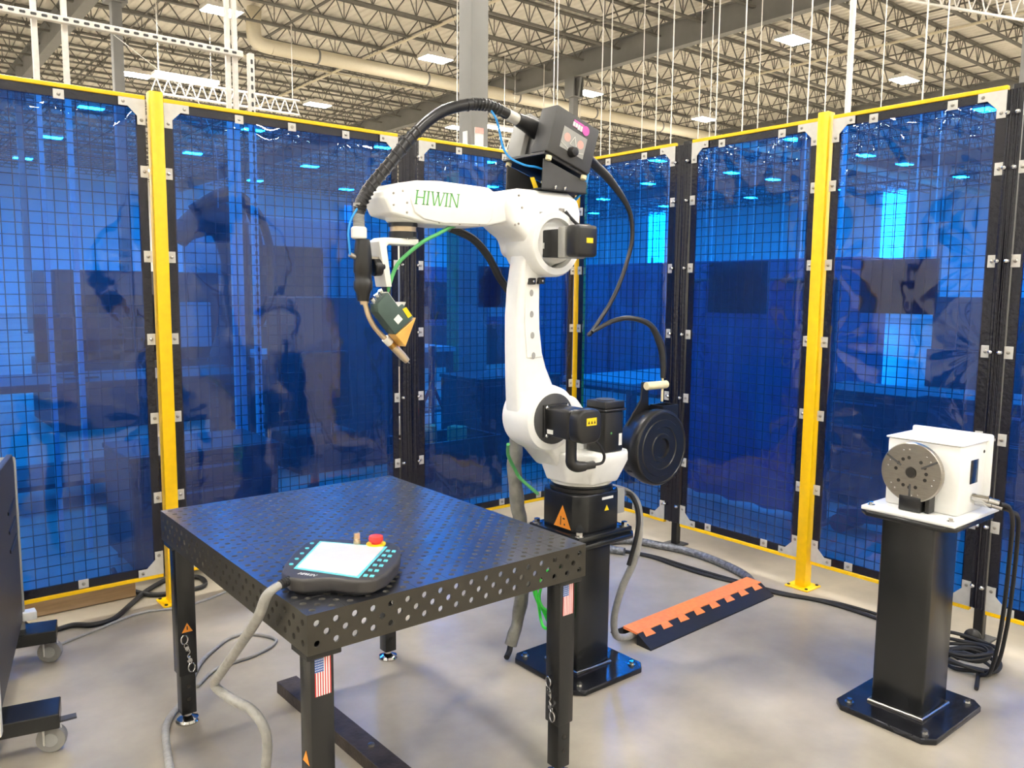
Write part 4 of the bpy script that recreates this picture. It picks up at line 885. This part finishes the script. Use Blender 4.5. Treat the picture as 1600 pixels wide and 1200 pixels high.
# grey sleeve down the back of the robot
SP = [(1.985, 2.375, 1.60), (1.985, 2.385, 1.50), (1.975, 2.39, 1.40), (1.98, 2.41, 1.25), (2.02, 2.46, 1.10), (2.06, 2.50, .98), (2.07, 2.53, .80), (2.09, 2.53, .62), (2.12, 2.53, .45), (2.115, 2.52, .28), (2.08, 2.51, .14), (2.035, 2.50, .05)]
SR = [.030, .034, .028, .026, .025, .026, .029, .030, .030, .029, .026, .028]; pts = []; rad = []
for q in range(len(SP) - 1):
    for e_ in range(4): t = e_ / 4; pts.append(V(SP[q]).lerp(V(SP[q + 1]), t) + V((random.uniform(-.003, .003), random.uniform(-.003, .003), 0))); rad.append((SR[q] * (1 - t) + SR[q + 1] * t) * random.uniform(.90, 1.08))
pts.append(V(SP[-1])); rad.append(.026)
b = B(); b.tube(pts, rad, 16, 3)
sl = solo('cable_sleeve', b, 'grey_sleeve', 'grey fabric cable sleeve hanging behind the robot arm to the floor', 'cable sleeve', (2.035, 2.50, .02))
b = B(); b.tube([(2.035, 2.50, .055), (2.02, 2.49, .03), (1.99, 2.47, .02)], .012, 8, 4); part(sl, 'cable_end', b, 'black_rubber')
b = B(); b.tube([(1.90, 2.36, .93), (1.95, 2.42, .87), (2.01, 2.45, .80), (2.04, 2.45, .76), (2.09, 2.40, .70)], .007, 8, 6)
solo('earth_cable', b, 'green_cable', 'green cable running behind the robot base', 'cable', (2.01, 2.45, .80))
b = B(); b.tube([(1.62, 2.345, 1.72), (1.72, 2.35, 1.69), (1.80, 2.36, 1.63), (1.86, 2.365, 1.55), (1.93, 2.365, 1.48)], .014, 10, 6)
solo('arm_cable', b, 'black_rubber', 'black cable bundle passing behind the robot elbow', 'cable', (1.80, 2.36, 1.63))
# green cable coil hung on the pedestal
CL = B()
for k in range(5):
    rr = .085 + .006 * k; CL.tube([(2.10 - .02 - .006 * k + .02 * math.sin(t * 2 + k), 2.30 + rr * .75 * math.sin(t), .33 + rr * math.cos(t) - .03 * k / 4) for t in [i * PI / 6 for i in range(12)]], .006, 8, 3, closed=True)
cc = solo('cable_coil', CL, 'lime_cable', 'bright green cable coil hanging beside the robot pedestal', 'cable', (2.07, 2.30, .33))
b = B(); b.tube([(2.113, 2.30, .402), (2.085, 2.30, .404), (2.05, 2.30, .402), (2.04, 2.30, .418)], .005, 8, 4); part(cc, 'hook', b, 'steel')

# hoses from base to the ramp
b = B(); b.tube([(2.382, 2.255, .70), (2.42, 2.235, .695), (2.455, 2.205, .65), (2.46, 2.19, .55), (2.45, 2.20, .42), (2.43, 2.25, .28), (2.425, 2.285, .15), (2.44, 2.29, .06), (2.50, 2.29, .03), (2.57, 2.295, .028)], .0155, 14, 7)
solo('grey_hose', b, 'grey_hose', 'thick grey hose dropping from the robot base into the cable ramp', 'hose', (2.43, 2.25, .15))
b = B(); b.tube([(2.382, 2.21, .70), (2.41, 2.195, .69), (2.43, 2.18, .64), (2.43, 2.17, .58), (2.42, 2.175, .50), (2.40, 2.19, .40)], .009, 10, 6)
solo('black_lead', b, 'black_rubber', 'short black lead beside the grey hose at the robot base', 'cable', (2.42, 2.175, .45))
b = B(); b.tube([(3.50, 2.33, .022), (3.60, 2.46, .022), (3.66, 2.66, .022), (3.68, 2.88, .022), (3.63, 3.08, .022), (3.57, 3.24, .022), (3.45, 3.3, .022), (3.35, 3.22, .022), (3.38, 3.12, .022)], .022, 12, 7)
solo('braided_hose', b, 'silver_braid', 'silver braided cable bundle lying on the floor behind the ramp', 'cable', (3.65, 2.7, 0))
def floor_cable(pts, r, m, label, z=None):
    b = B(); b.tube([(p[0], p[1], r if len(p) < 3 else p[2]) for p in pts], r, 8, 8); solo('floor_cable', b, m, label, 'cable', (pts[0][0], pts[0][1], 0))
floor_cable([(3.0, 3.55), (3.2, 3.4), (3.38, 3.19), (3.455, 3.0), (3.455, 2.79), (3.468, 2.58), (3.5, 2.42), (3.53, 2.22), (3.61, 2.02), (3.62, 1.75), (3.55, 1.45), (3.48, 1.33)], .009, 'black_rubber', 'black cable on the floor running past the ramp to the positioner')
floor_cable([(3.1, 3.62), (3.3, 3.42), (3.42, 3.17), (3.49, 2.98), (3.50, 2.76), (3.53, 2.45), (3.57, 2.2), (3.66, 1.95), (3.67, 1.72), (3.60, 1.5)], .007, 'black_rubber', 'thinner black cable lying beside it along the right fence')
floor_cable([(.45, 3.80, .15), (.52, 3.86, .05), (.60, 3.91), (.68, 3.92), (.75, 3.87), (.84, 3.89), (.95, 4.03), (1.06, 4.17), (1.2, 4.27), (1.32, 4.2), (1.30, 4.06), (1.18, 4.05), (1.05, 4.1), (.98, 4.3), (1.0, 4.6)], .012, 'black_rubber', 'thick black cable snaking on the floor under the left fence')
floor_cable([(.6, 3.75), (.75, 3.82), (.95, 3.9), (1.15, 3.86), (1.4, 3.95), (1.7, 4.2)], .006, 'grey_hose', 'thin grey cable on the floor beside the left fence post')

# ---------------------------------------------------------------- cable ramp
RP = thing('cable_ramp', 'black rubber floor cable ramp with an orange lid', 'cable ramp', (3.0, 2.3, 0))
def ramp_pt(x, y): a = (x - 2.53) / (3.50 - 2.53); return (x, y + .04 * a)
xr0, xr1 = 2.535, 3.50; ya, yb, yc, yd = 2.175, 2.255, 2.335, 2.41
n = 34; step = (xr1 - xr0) / n
def strip_solid(parent, name, fn_lo, fn_hi, zlo, zhi, m, zb=0.0):
    vs = []; fs = []
    for i in range(n + 1):
        x = xr0 + step * i
        for yy, zz in ((fn_lo(i), zb), (fn_lo(i), zlo), (fn_hi(i), zhi), (fn_hi(i), zb)): p = ramp_pt(x, yy); vs.append((p[0], p[1], zz))
    for i in range(n):
        for k in range(4): fs.append((4 * i + k, 4 * i + (k + 1) % 4, 4 * i + 4 + (k + 1) % 4, 4 * i + 4 + k))
    fs += [(3, 2, 1, 0), tuple(4 * n + k for k in range(4))]
    b = B(); b.add(vs, fs); part(parent, name, b, m, ang=20)
strip_solid(RP, 'front_slope', lambda i: ya, lambda i: yb, .006, .052, 'black_rubber')
strip_solid(RP, 'lid', lambda i: yb - .004, lambda i: yc, .053, .057, 'orange_rubber', .045)
strip_solid(RP, 'rear_slope', lambda i: yc, lambda i: yd, .052, .006, 'black_rubber')
for k in range(8):
    x = xr0 + (k + .5) * (xr1 - xr0) / 8; p = ramp_pt(x, yb); w_ = .031
    b = B(); b.ext([(p[0] - w_, p[1] - .026, .044), (p[0] + w_, p[1] - .026, .044), (p[0] + w_ * .8, p[1], .0585), (p[0] - w_ * .8, p[1], .0585)], (0, 0, .001))
    b = B(); b.add([(p[0] - w_, p[1] - .030, .0365), (p[0] + w_, p[1] - .030, .0365), (p[0] + w_ * .7, p[1] + .002, .0550), (p[0] - w_ * .7, p[1] + .002, .0550), (p[0] - w_, p[1] - .030, .0385), (p[0] + w_, p[1] - .030, .0385), (p[0] + w_ * .7, p[1] + .002, .0562), (p[0] - w_ * .7, p[1] + .002, .0562)], [(3, 2, 1, 0), (4, 5, 6, 7), (0, 1, 5, 4), (1, 2, 6, 5), (2, 3, 7, 6), (3, 0, 4, 7)])
    part(RP, 'lid_tab', b, 'orange_rubber')

# ================================================================== POSITIONER
PDX, PDY = .022, -.022
PO = thing('positioner', 'white single axis positioner with round steel face plate', 'positioner', (2.92, 1.275, .745))
b = B(); b.bb((2.735, 1.115, .745), (3.10, 1.435, .760)); bp_ = part(PO, 'base_plate', b, 'white_paint', .004, 2)
for x, y in ((2.76, 1.14), (3.07, 1.14), (2.76, 1.41), (3.07, 1.41)):
    b = B(); b.cyl((x, y, .760), (x, y, .763), .013, n=16); b.cyl((x, y, .763), (x, y, .772), .008, n=6); part(bp_, 'bolt', b, 'chrome')
b = B(); b.bb((2.835, 1.150, .760), (3.045, 1.400, 1.000)); pb = part(PO, 'gearbox_case', b, 'white_paint', .008, 2)
b = B(); b.bb((3.045, 1.135, .80), (3.065, 1.415, 1.022)); part(PO, 'rear_plate', b, 'white_paint', .008, 2)
b = B(); b.bb((2.83, 1.145, 1.0), (3.045, 1.405, 1.006)); part(PO, 'top_cover', b, 'white_paint', .002, 1)
b = B(); b.bb((2.915, 1.1475, .862), (2.975, 1.150, .945)); wn = part(pb, 'sight_window', b, 'screen_dark', .003, 2)
b = B(); b.lathe([(.006, 0), (.005, .002), (0, .002)], (3.02, 1.150, .965), (0, -1, 0), 10); part(pb, 'screw', b, 'black_print')
# face plate along -X
fx, fy, fz = 2.80, 1.287, .897
b = B(); b.lathe([(.060, -.035), (.060, 0)], (fx, fy, fz), (-1, 0, 0), 32); part(PO, 'spindle', b, 'steel')
b = B(); b.lathe([(.100, 0), (.104, .003), (.104, .020), (.101, .023), (.020, .023), (.018, .021), (.018, .004), (0, .004)], (fx, fy, fz), (-1, 0, 0), 64); fp = part(PO, 'face_plate', b, 'steel')
b = B(); b.cyl((fx - .0245, fy, fz), (fx - .0242, fy, fz), .0165, n=24); part(fp, 'center_bore', b, 'black_print')
for k in range(15):
    a = PI * 2 * k / 15 + .15
    if k % 5 == 4: continue
    b = B(); b.cyl((fx - .0236, fy + .052 * math.cos(a), fz + .052 * math.sin(a)), (fx - .023, fy + .052 * math.cos(a), fz + .052 * math.sin(a)), .0062, n=12); part(fp, 'bolt_hole', b, 'black_print')
for k in range(6):
    for da in (-.13, .13):
        a = PI * 2 * k / 6 + da + .3; r_ = .080
        b = B(); b.lathe([(.0035, 0), (.003, .0015), (0, .002)], (fx - .023, fy + r_ * math.cos(a), fz + r_ * math.sin(a)), (-1, 0, 0), 8); part(fp, 'pin', b, 'chrome')
for a in (math.radians(148), math.radians(-90), math.radians(30)):
    u_ = V((0, -math.cos(a), math.sin(a))) if False else V((0, math.cos(PI - a), math.sin(a))); s_ = V((0, -u_.z, u_.y)) * .0035; c_ = V((fx - .0232, fy, fz))
    b = B(); b.ext([c_ + u_ * .04 - s_, c_ + u_ * .101 - s_, c_ + u_ * .101 + s_, c_ + u_ * .04 + s_], (-.0006, 0, 0)); part(fp, 'slot', b, 'dark_case')
b = B(); b.bb((2.775, fy - .04, .762), (2.83, fy + .035, .815)); part(PO, 'clamp_block', b, 'black_plastic', .003, 2)
b = B(); b.bb((2.79, fy - .062, .762), (2.835, fy - .048, .84)); part(PO, 'clamp_stop', b, 'black_plastic', .002, 1)
for k, zz in enumerate((.815, .795)):
    b = B(); b.cyl((2.945 + k * .03, 1.150, zz), (2.955 + k * .03, 1.10, zz - .004), .014, n=16); b.cyl((2.955 + k * .03, 1.10, zz - .004), (2.965 + k * .03, 1.07, zz - .010), .011, n=14); part(pb, 'plug', b, 'chrome')
for ch_ in [PO]:
    ch_.location.x += PDX; ch_.location.y += PDY
for k in range(2):
    x = 2.989 + k * .03
    b = B(); b.tube([(x, 1.046, .802 - .02 * k), (x + .03, 1.03, .79 - .02 * k), (x + .09 + .02 * k, 1.035, .73), (x + .15 + .03 * k, 1.055, .60), (x + .20 + .03 * k, 1.075, .43), (x + .26 + .03 * k, 1.105, .24), (x + .33 + .02 * k, 1.15, .07), (x + .38, 1.20 + .02 * k, .018)], .0075, 10, 7)
    solo('positioner_cable', b, 'black_rubber', ('thicker black cable dropping from the upper plug of the positioner', 'black cable dropping from the lower plug of the positioner')[k], 'cable', (x + .1, 1.065, .3))
b = B()
for k in range(6):
    r_ = .085 + .012 * (k % 3); cx_, cy_ = 3.46 + .03 * (k // 3) + .01 * (k % 2), 1.28 + .03 * (k // 3); b.tube([(cx_ + r_ * math.cos(t), cy_ + r_ * math.sin(t), .010 + .012 * k + .01 * math.sin(t * 2 + k)) for t in [i * PI / 6 for i in range(12)]], .008, 8, 4, closed=True)
b.tube([(3.25, 1.17, .012), (3.34, 1.2, .012), (3.40, 1.22, .015)], .008, 8, 4)
solo('cable_coil', b, 'black_rubber', 'coil of black cable on the floor behind the positioner pedestal', 'cable', (3.46, 1.28, 0))
b = B(); b.lathe([(.03, 0), (.034, .01), (.034, .02), (.02, .028), (0, .03)], (3.64, 1.34, .06), (-1, -.3, .1), 20); b.cyl((3.64, 1.34, 0), (3.64, 1.34, .06), .012, n=10); b.bb((3.60, 1.30, 0), (3.68, 1.38, .006))
solo('foot_stop', b, 'black_plastic', 'small black round knob at the foot of the right fence', 'knob', (3.64, 1.34, 0))

# ================================================================== WELDER CART (left edge)
ang = math.atan2(.185, .85); Rc = rotz(-ang); oc = V((.272, 2.80, 0))
def cpt(a, d, z): return oc + Rc @ V((a, d, 0)) + V((0, 0, z))          # a: outwards (+X side), d: depth along the side
def cprism(poly, a0, a1):  # poly in (d,z)
    q = B(); q.ext([cpt(a0, d, z) for d, z in poly], cpt(a1, 0, 0) - cpt(a0, 0, 0)); return q
WC = thing('welder_cart', 'dark welding power source on a wheeled cart at the left edge', 'welding machine', (.2, 3.2, 0))
part(WC, 'side_panel', cprism([(.04, .19), (.86, .19), (.86, .82), (.82, .865), (.10, .90), (.04, .88)], -.02, 0), 'machine_dark', .003, 1)
part(WC, 'case', cprism([(.04, .15), (.86, .15), (.86, .80), (.82, .845), (.10, .88), (.04, .86)], -.42, -.02), 'grey_case', .006, 2)
part(WC, 'front_bezel', cprism([(0, .13), (.04, .13), (.04, .90), (0, .88)], -.43, .004), 'white_case', .008, 2)
part(WC, 'rear_bezel', cprism([(.86, .14), (.885, .14), (.885, .83), (.86, .85)], -.43, .006), 'grey_case', .006, 2)
for z_ in (.55, .62, .69): part(WC, 'louver', cprism([(.55, z_), (.78, z_), (.78, z_ + .012), (.55, z_ + .012)], 0, .004), 'black_plastic')
for d0, a1_ in ((.06, .155), (.795, .115)):
    part(WC, 'foot_rail', cprism([(d0, .095), (d0 + .13, .095), (d0 + .13, .145), (d0, .145)], -.42, a1_), 'black_paint', .003, 1)
for k, d0 in enumerate((.125, .86)):
    for a_ in ((.125, .085)[k], -.40):
        c_ = cpt(a_, d0, 0)
        b = B(); b.cyl((c_.x, c_.y, .08), (c_.x, c_.y, .097), .03, n=18); b.bb((c_.x - .028, c_.y - .03, .03), (c_.x - .022, c_.y + .03, .085)); b.bb((c_.x + .022, c_.y - .03, .03), (c_.x + .028, c_.y + .03, .085)); cs_ = part(WC, 'caster', b, 'zinc', .002, 1)
        b = B(); b.lathe([(.030, -.018), (.043, -.016), (.045, 0), (.043, .016), (.030, .018)], (c_.x, c_.y - .012, .045), (.45, 1, 0), 28); part(cs_, 'wheel', b, 'rubber_wheel')
        b = B(); b.lathe([(.022, -.020), (.024, 0), (.022, .020)], (c_.x, c_.y - .012, .045), (.45, 1, 0), 20); part(cs_, 'wheel_hub', b, 'grey_case')
        if k == 0 and a_ > 0: b = B(); b.ext([(c_.x + .005, c_.y + .02, .088), (c_.x + .075, c_.y - .005, .096), (c_.x + .072, c_.y - .03, .094), (c_.x + .0, c_.y - .01, .086)], (0, 0, .006)); part(cs_, 'brake_pedal', b, 'dark_case')
q = cpt(.02, .87, .20); b = B(); b.box(q, (.05, .05, .035)); part(WC, 'cable_outlet', b, 'white_case', .004, 2)

# ================================================================== STRUT FRAME BEHIND THE LEFT FENCE
SF = thing('strut_frame', 'white slotted strut frame standing behind the left fence', 'frame', (1.3, 5.0, 0))
def strut_bar(p, q, w_=.036, slots=None):
    b = B(); p, q = V(p), V(q); b.bb([min(a, c) - (w_ / 2 if abs(a - c) < 1e-6 else 0) for a, c in zip(p, q)], [max(a, c) + (w_ / 2 if abs(a - c) < 1e-6 else 0) for a, c in zip(p, q)])
    o = part(SF, 'strut', b, 'strut_paint', .003, 1)
    if slots:
        L_ = (q - p).length; d_ = (q - p).normalized(); k = .03; up = V((0, 0, 1)) if abs(d_.z) < .5 else V((1, 0, 0))
        while k < L_ - .02:
            c_ = p + d_ * k + V((0, -w_ / 2 - .0006, 0)); b = B(); b.ext([c_ + d_ * a + up * e_ for a, e_ in ((-.014, -.0035), (-.010, -.007), (.010, -.007), (.014, -.0035), (.014, .0035), (.010, .007), (-.010, .007), (-.014, .0035))], (0, -.0006, 0)); part(o, 'slot', b, 'dark_case'); k += .05
strut_bar((.30, 5.0, 2.915), (1.935, 5.0, 2.915), slots=True)
for x in (.84, .983, 1.862, 1.906): strut_bar((x, 5.045, 0.0), (x, 5.045, 4.0), .028)
strut_bar((1.985, 5.0, 0.0), (1.985, 5.0, 2.93), slots=True)
b = B(); b.tube([(1.20, 4.93, 2.87), (1.32, 4.6, 2.65), (1.42, 4.28, 2.45)], .002, 6, 4); b.tube([(1.42, 4.28, 2.45), (1.44, 4.1, 2.2), (1.43, 4.06, 1.9)], .002, 6, 4)
solo('guy_wire', b, 'zinc', 'thin wire slanting from the strut frame to the fence top', 'wire', (1.42, 4.28, 2.45))

# ================================================================== THINGS BEYOND THE FENCE (seen through the blue film)
def bench(x, y, L_, D, h, label, m='machine_grey', shelf=True):
    T = thing('workbench', label, 'workbench', (x + L_ / 2, y + D / 2, 0))
    b = B(); b.bb((x, y, h - .05), (x + L_, y + D, h)); part(T, 'bench_top', b, m, .004, 1)
    for ax_ in (x + .05, x + L_ - .05):
        for ay_ in (y + .05, y + D - .05): b = B(); b.bb((ax_ - .03, ay_ - .03, 0), (ax_ + .03, ay_ + .03, h - .05)); part(T, 'leg', b, 'machine_dark')
    if shelf: b = B(); b.bb((x + .02, y + .02, .18), (x + L_ - .02, y + D - .02, .21)); part(T, 'shelf', b, 'machine_dark')
    return T
bench(.2, 6.0, 2.2, .8, .88, 'workbench behind the left screen panel', 'machine_dark')
bench(3.0, 7.4, 2.2, .8, .9, 'workbench behind the screen panel at the torch', 'machine_grey')
bench(4.7, 4.3, 1.4, .8, .8, 'workbench behind the corner screen panel', 'machine_grey')
def cabinet(x, y, wx, wy, h, label, m='machine_dark', face=-1):
    T = thing('storage_cabinet', label, 'cabinet', (x + wx / 2, y + wy / 2, 0)); b = B(); b.bb((x, y, .05), (x + wx, y + wy, h)); part(T, 'body', b, m, .006, 1)
    b = B(); b.bb((x + .03, y + .03, 0), (x + wx - .03, y + wy - .03, .05)); part(T, 'plinth', b, 'machine_dark')
    for k in range(2):
        b = B(); b.bb((x - .02, y + .02 + k * wy / 2, .1), (x, y + wy / 2 - .02 + k * wy / 2, h - .05)); d_ = part(T, 'door', b, m, .004, 1)
        b = B(); b.bb((x - .035, y + wy / 2 - .05 + k * .08, h * .5), (x - .02, y + wy / 2 - .03 + k * .08, h * .5 + .14)); part(d_, 'handle', b, 'steel')
    return T
def chest(x, y, wx, wy, h, label, m, axis='x'):
    T = thing('tool_chest', label, 'tool chest', (x + wx / 2, y + wy / 2, 0)); b = B(); b.bb((x, y, .06), (x + wx, y + wy, h)); part(T, 'body', b, m, .008, 1)
    b = B(); b.bb((x - .01, y - .01, h), (x + wx + .01, y + wy + .01, h + .03)); part(T, 'top_board', b, 'machine_dark', .004, 1)
    for sx in (x + .06, x + wx - .06):
        for sy in (y + .06, y + wy - .06): b = B(); b.cyl((sx, sy, 0), (sx, sy, .06), .03, n=10); part(T, 'foot', b, 'black_plastic')
    for k in range(4):
        z0 = .1 + (h - .12) * k / 4; z1 = z0 + (h - .12) / 4 - .015
        b = B()
        if axis == 'x': b.bb((x - .015, y + .03, z0), (x, y + wy - .03, z1))
        else: b.bb((x + .03, y - .015, z0), (x + wx - .03, y, z1))
        d_ = part(T, 'drawer', b, m, .003, 1); b = B()
        if axis == 'x': b.bb((x - .03, y + wy * .3, z1 - .03), (x - .015, y + wy * .7, z1 - .015))
        else: b.bb((x + wx * .3, y - .03, z1 - .03), (x + wx * .7, y - .015, z1 - .015))
        part(d_, 'handle', b, 'steel')
chest(5.5, .7, .6, .8, .78, 'dark tool chest behind the panel cut by the right edge', 'machine_dark')
chest(5.5, 1.6, .6, .8, .82, 'dark tool chest behind the positioner screen panel', 'machine_dark')
chest(5.5, 2.5, .6, .8, .80, 'dark tool chest beside the navy curtain behind the right fence', 'machine_dark')
chest(1.05, 4.35, .78, .55, .62, 'low dark tool chest right behind the left yellow post', 'machine_dark', 'y')
chest(4.05, 5.4, .9, .6, .75, 'dark tool chest behind the corner of the fence', 'machine_dark', 'y')
cabinet(2.75, 6.1, .9, .6, 1.45, 'dark steel cabinet behind the office chair', 'machine_dark')
for k in range(6):
    cabinet(9.0, 4.75 + 1.0 * k, .6, .95, 1.95, ('dark blue steel cabinet seen through the screen right of the wire drum', 'second dark blue steel cabinet of the row behind the right fence', 'third dark blue steel cabinet of the row behind the right fence', 'fourth dark blue steel cabinet of the row behind the right fence', 'fifth dark blue steel cabinet of the row behind the right fence', 'last dark blue steel cabinet of the row, nearest the corner post')[k], 'machine_blue')
# navy curtain screen close behind panel E
def curtain(p, u, wd, h, label):
    p, u = V(p), V(u); n_ = V((-u.y, u.x, 0)); T = thing('welding_curtain', label, 'curtain', tuple(p + u * wd / 2)); vs = []; fs = []; na = 60
    for i in range(na + 1):
        a = wd * i / na; off = n_ * (.03 * math.sin(a * 22)); vs += [p + u * a + off + V((0, 0, .02)), p + u * a + off + V((0, 0, h))]
        if i: fs.append((2 * i - 2, 2 * i, 2 * i + 1, 2 * i - 1))
    b = B(); b.add(vs, fs); part(T, 'cloth', b, 'curtain_navy', ang=180)
    b = B(); b.cyl(p + V((0, 0, h)), p + u * wd + V((0, 0, h)), .018, n=10)
    for q in (p, p + u * wd): b.cyl(q, q + V((0, 0, h)), .02, n=10); b.box(q + V((0, 0, .01)), (.4, .06, .02))
    part(T, 'stand', b, 'machine_dark')
curtain((4.9, 3.98, 0), (0, -1, 0), 1.22, 1.60, 'navy welding curtain on a stand behind the right fence')
# bin behind panel C
BN = thing('parts_bin', 'black open bin behind the screen panel left of the robot base', 'bin', (3.4, 4.95, 0))
b = B()
for lo, hi in (((3.02, 4.72, .03), (3.74, 4.75, .44)), ((3.02, 5.15, .03), (3.74, 5.18, .44)), ((3.02, 4.75, .03), (3.05, 5.15, .44)), ((3.71, 4.75, .03), (3.74, 5.15, .44)), ((3.02, 4.72, 0), (3.74, 5.18, .03))): b.bb(lo, hi)
part(BN, 'bin_shell', b, 'black_plastic')
for k, (x, y) in enumerate(((3.15, 4.9), (3.28, 5.0), (3.42, 4.85))):
    b = B(); b.box((x, y, .40), (.12, .10, .24), rotz(k)); solo('orange_block', b, 'orange_rubber', ('orange block at the left end of the black bin', 'orange block in the middle of the black bin', 'orange block at the front of the black bin')[k], 'block', (x, y, .28), .01, 2)
# office chair
CHR = thing('office_chair', 'black office chair behind the screen panel right of the left post', 'chair', (2.45, 5.2, 0))
b = B(); b.bb((2.22, 5.0, .46), (2.68, 5.44, .55)); part(CHR, 'seat', b, 'black_rubber', .03, 3)
b = B(); b.ext([(2.24, 5.0, .62), (2.66, 5.0, .62), (2.62, 4.98, 1.10), (2.28, 4.98, 1.10)], (0, .06, 0)); part(CHR, 'backrest', b, 'black_rubber', .02, 3)
b = B(); b.cyl((2.45, 5.2, .1), (2.45, 5.2, .46), .03, n=12); b.bb((2.42, 5.0, .5), (2.48, 5.03, .7)); part(CHR, 'gas_column', b, 'machine_dark')
for k in range(5):
    a = k * 2 * PI / 5; b = B(); b.tube([(2.45, 5.2, .12), (2.45 + .28 * math.cos(a), 5.2 + .28 * math.sin(a), .07)], .02, 8, 1); l_ = part(CHR, 'leg', b, 'machine_dark')
    b = B(); b.cyl((2.43 + .28 * math.cos(a), 5.2 + .28 * math.sin(a), .03), (2.47 + .28 * math.cos(a), 5.2 + .28 * math.sin(a), .03), .03, n=12); part(l_, 'wheel', b, 'black_plastic')
# second, dark robot
R2 = thing('robot_arm', 'dark robot arm with looping cables seen through the left screen panel', 'robot', (2.5, 7.0, 0))
b = B(); b.lathe([(.25, 0), (.25, .05), (.16, .1), (.15, .7), (.2, .72), (.2, .85)], (2.5, 7.0, 0), n=24); part(R2, 'base', b, 'machine_dark')
b = B(); b.tube([(2.5, 7.0, .85), (2.58, 7.0, 1.2), (2.6, 7.0, 1.75), (2.55, 7.0, 2.05)], [.17, .14, .12, .17], 18, 5); part(R2, 'lower_arm', b, 'machine_dark')
b = B(); b.tube([(2.62, 7.0, 2.05), (2.4, 7.0, 2.1), (2.2, 7.0, 2.0), (2.12, 7.0, 1.9)], [.17, .15, .1, .08], 18, 5); part(R2, 'upper_arm', b, 'machine_dark')
b = B(); b.tube([(2.2, 6.88, 2.15), (2.5, 6.85, 2.32), (2.75, 6.85, 2.15), (2.86, 6.86, 1.8), (2.83, 6.88, 1.4), (2.7, 6.9, 1.1)], .035, 10, 8); b.tube([(2.3, 6.86, 2.2), (2.6, 6.84, 2.25), (2.75, 6.84, 1.9), (2.7, 6.86, 1.5)], .03, 10, 8); part(R2, 'hose', b, 'black_rubber')
# far bits
b = B(); b.bb((5.62, 8.0, 0), (5.86, 8.2, 2.9)); solo('green_pillar', b, 'pillar_green', 'dull green pillar seen through the film left of the robot arm', 'pillar', (5.76, 8.08, 0), .01, 2)
TPo = thing('tripod_stand', 'red tripod stand seen through the screen left of the robot', 'tripod', (4.62, 7.0, 0))
b = B(); b.cyl((4.62, 7.0, .3), (4.62, 7.0, .95), .03, n=10); part(TPo, 'pole', b, 'red_paint')
for k in range(3): a = k * 2.094; b = B(); b.tube([(4.62, 7.0, .55), (4.62 + .28 * math.cos(a), 7.0 + .28 * math.sin(a), .01)], .018, 8, 1); part(TPo, 'leg', b, 'red_paint')
RS = thing('red_jack', 'red floor jack lying behind the screen right of the right yellow post', 'jack', (4.9, 2.3, 0))
b = B(); b.ext([(4.85, 2.65, .06), (4.85, 2.1, .12), (4.85, 2.05, .30), (4.85, 2.2, .22), (4.85, 2.65, .14)], (.14, 0, 0)); part(RS, 'frame', b, 'red_paint', .01, 2)
for yy in (2.6, 2.15): b = B(); b.cyl((4.80, yy, .06), (5.04, yy, .06), .06, n=16); part(RS, 'wheel', b, 'red_paint')
MN = thing('monitor', 'dark computer monitor on the bench behind the left screen panel', 'monitor', (1.2, 6.3, .88))
b = B(); b.bb((.95, 6.28, 1.0), (1.48, 6.32, 1.33)); mo = part(MN, 'screen', b, 'screen_dark', .006, 2); b = B(); b.cyl((1.21, 6.31, .89), (1.21, 6.31, 1.05), .03, n=12); b.bb((1.1, 6.22, .88), (1.32, 6.4, .893)); part(MN, 'stand', b, 'machine_dark')
def machine(x, y, wx, wy, h, m, label, lampc=None):
    T = thing('machine_tool', label, 'machine', (x + wx / 2, y + wy / 2, 0)); b = B(); b.bb((x, y, 0), (x + wx, y + wy, h * .42)); part(T, 'base', b, 'machine_dark', .01, 1)
    b = B(); b.bb((x + .05, y + .05, h * .42), (x + wx - .05, y + wy - .05, h)); c_ = part(T, 'enclosure', b, m, .02, 2)
    b = B(); b.bb((x + .2, y + .02, h * .48), (x + wx * .6, y + .05, h * .85)); part(c_, 'door_window', b, 'screen_dark')
    b = B(); b.bb((x + wx * .7, y - .02, h * .5), (x + wx * .9, y + .05, h * .8)); part(c_, 'control_box', b, 'machine_grey', .01, 1)
    if lampc: b = B(); b.cyl((x + wx * .8, y + .2, h), (x + wx * .8, y + .2, h + .25), .05, n=12); part(T, 'beacon', b, lampc)
machine(1.6, 9.5, 1.8, 1.4, 1.7, 'machine_dark', 'dark machine tool behind the left screen panels')
machine(3.6, 10.3, 2.4, 1.6, 2.45, 'machine_grey', 'grey machine tool with red beacon far behind the torch', 'red_beacon')
machine(-1.2, 10.0, 2.0, 1.5, 2.0, 'machine_grey', 'grey machine tool far behind the left edge panel')
machine(8.5, 13.5, 2.6, 1.8, 2.0, 'machine_blue', 'blue machine tool far behind the corner post')
machine(14.0, 3.6, 1.8, 2.6, 1.5, 'machine_dark', 'dark machine tool far behind the positioner')
for k in range(3):
    x = 3.6 + .5 * k; b = B(); b.box((x, 7.75, 1.0), (.3, .3, .2)); solo('parts_crate', b, ('red_paint', 'machine_dark', 'orange_rubber')[k], ('dark red crate on the bench behind the torch', 'black crate on the bench behind the torch', 'orange crate on the bench behind the torch')[k], 'crate', (x, 7.75, .9), .01, 1)
b = B(); b.bb((.0, 4.15, 0), (1.0, 4.19, .12)); solo('floor_plank', b, 'wood', 'bare wooden plank on edge behind the bottom of the left fence', 'plank', (.5, 4.17, 0), .003, 1)
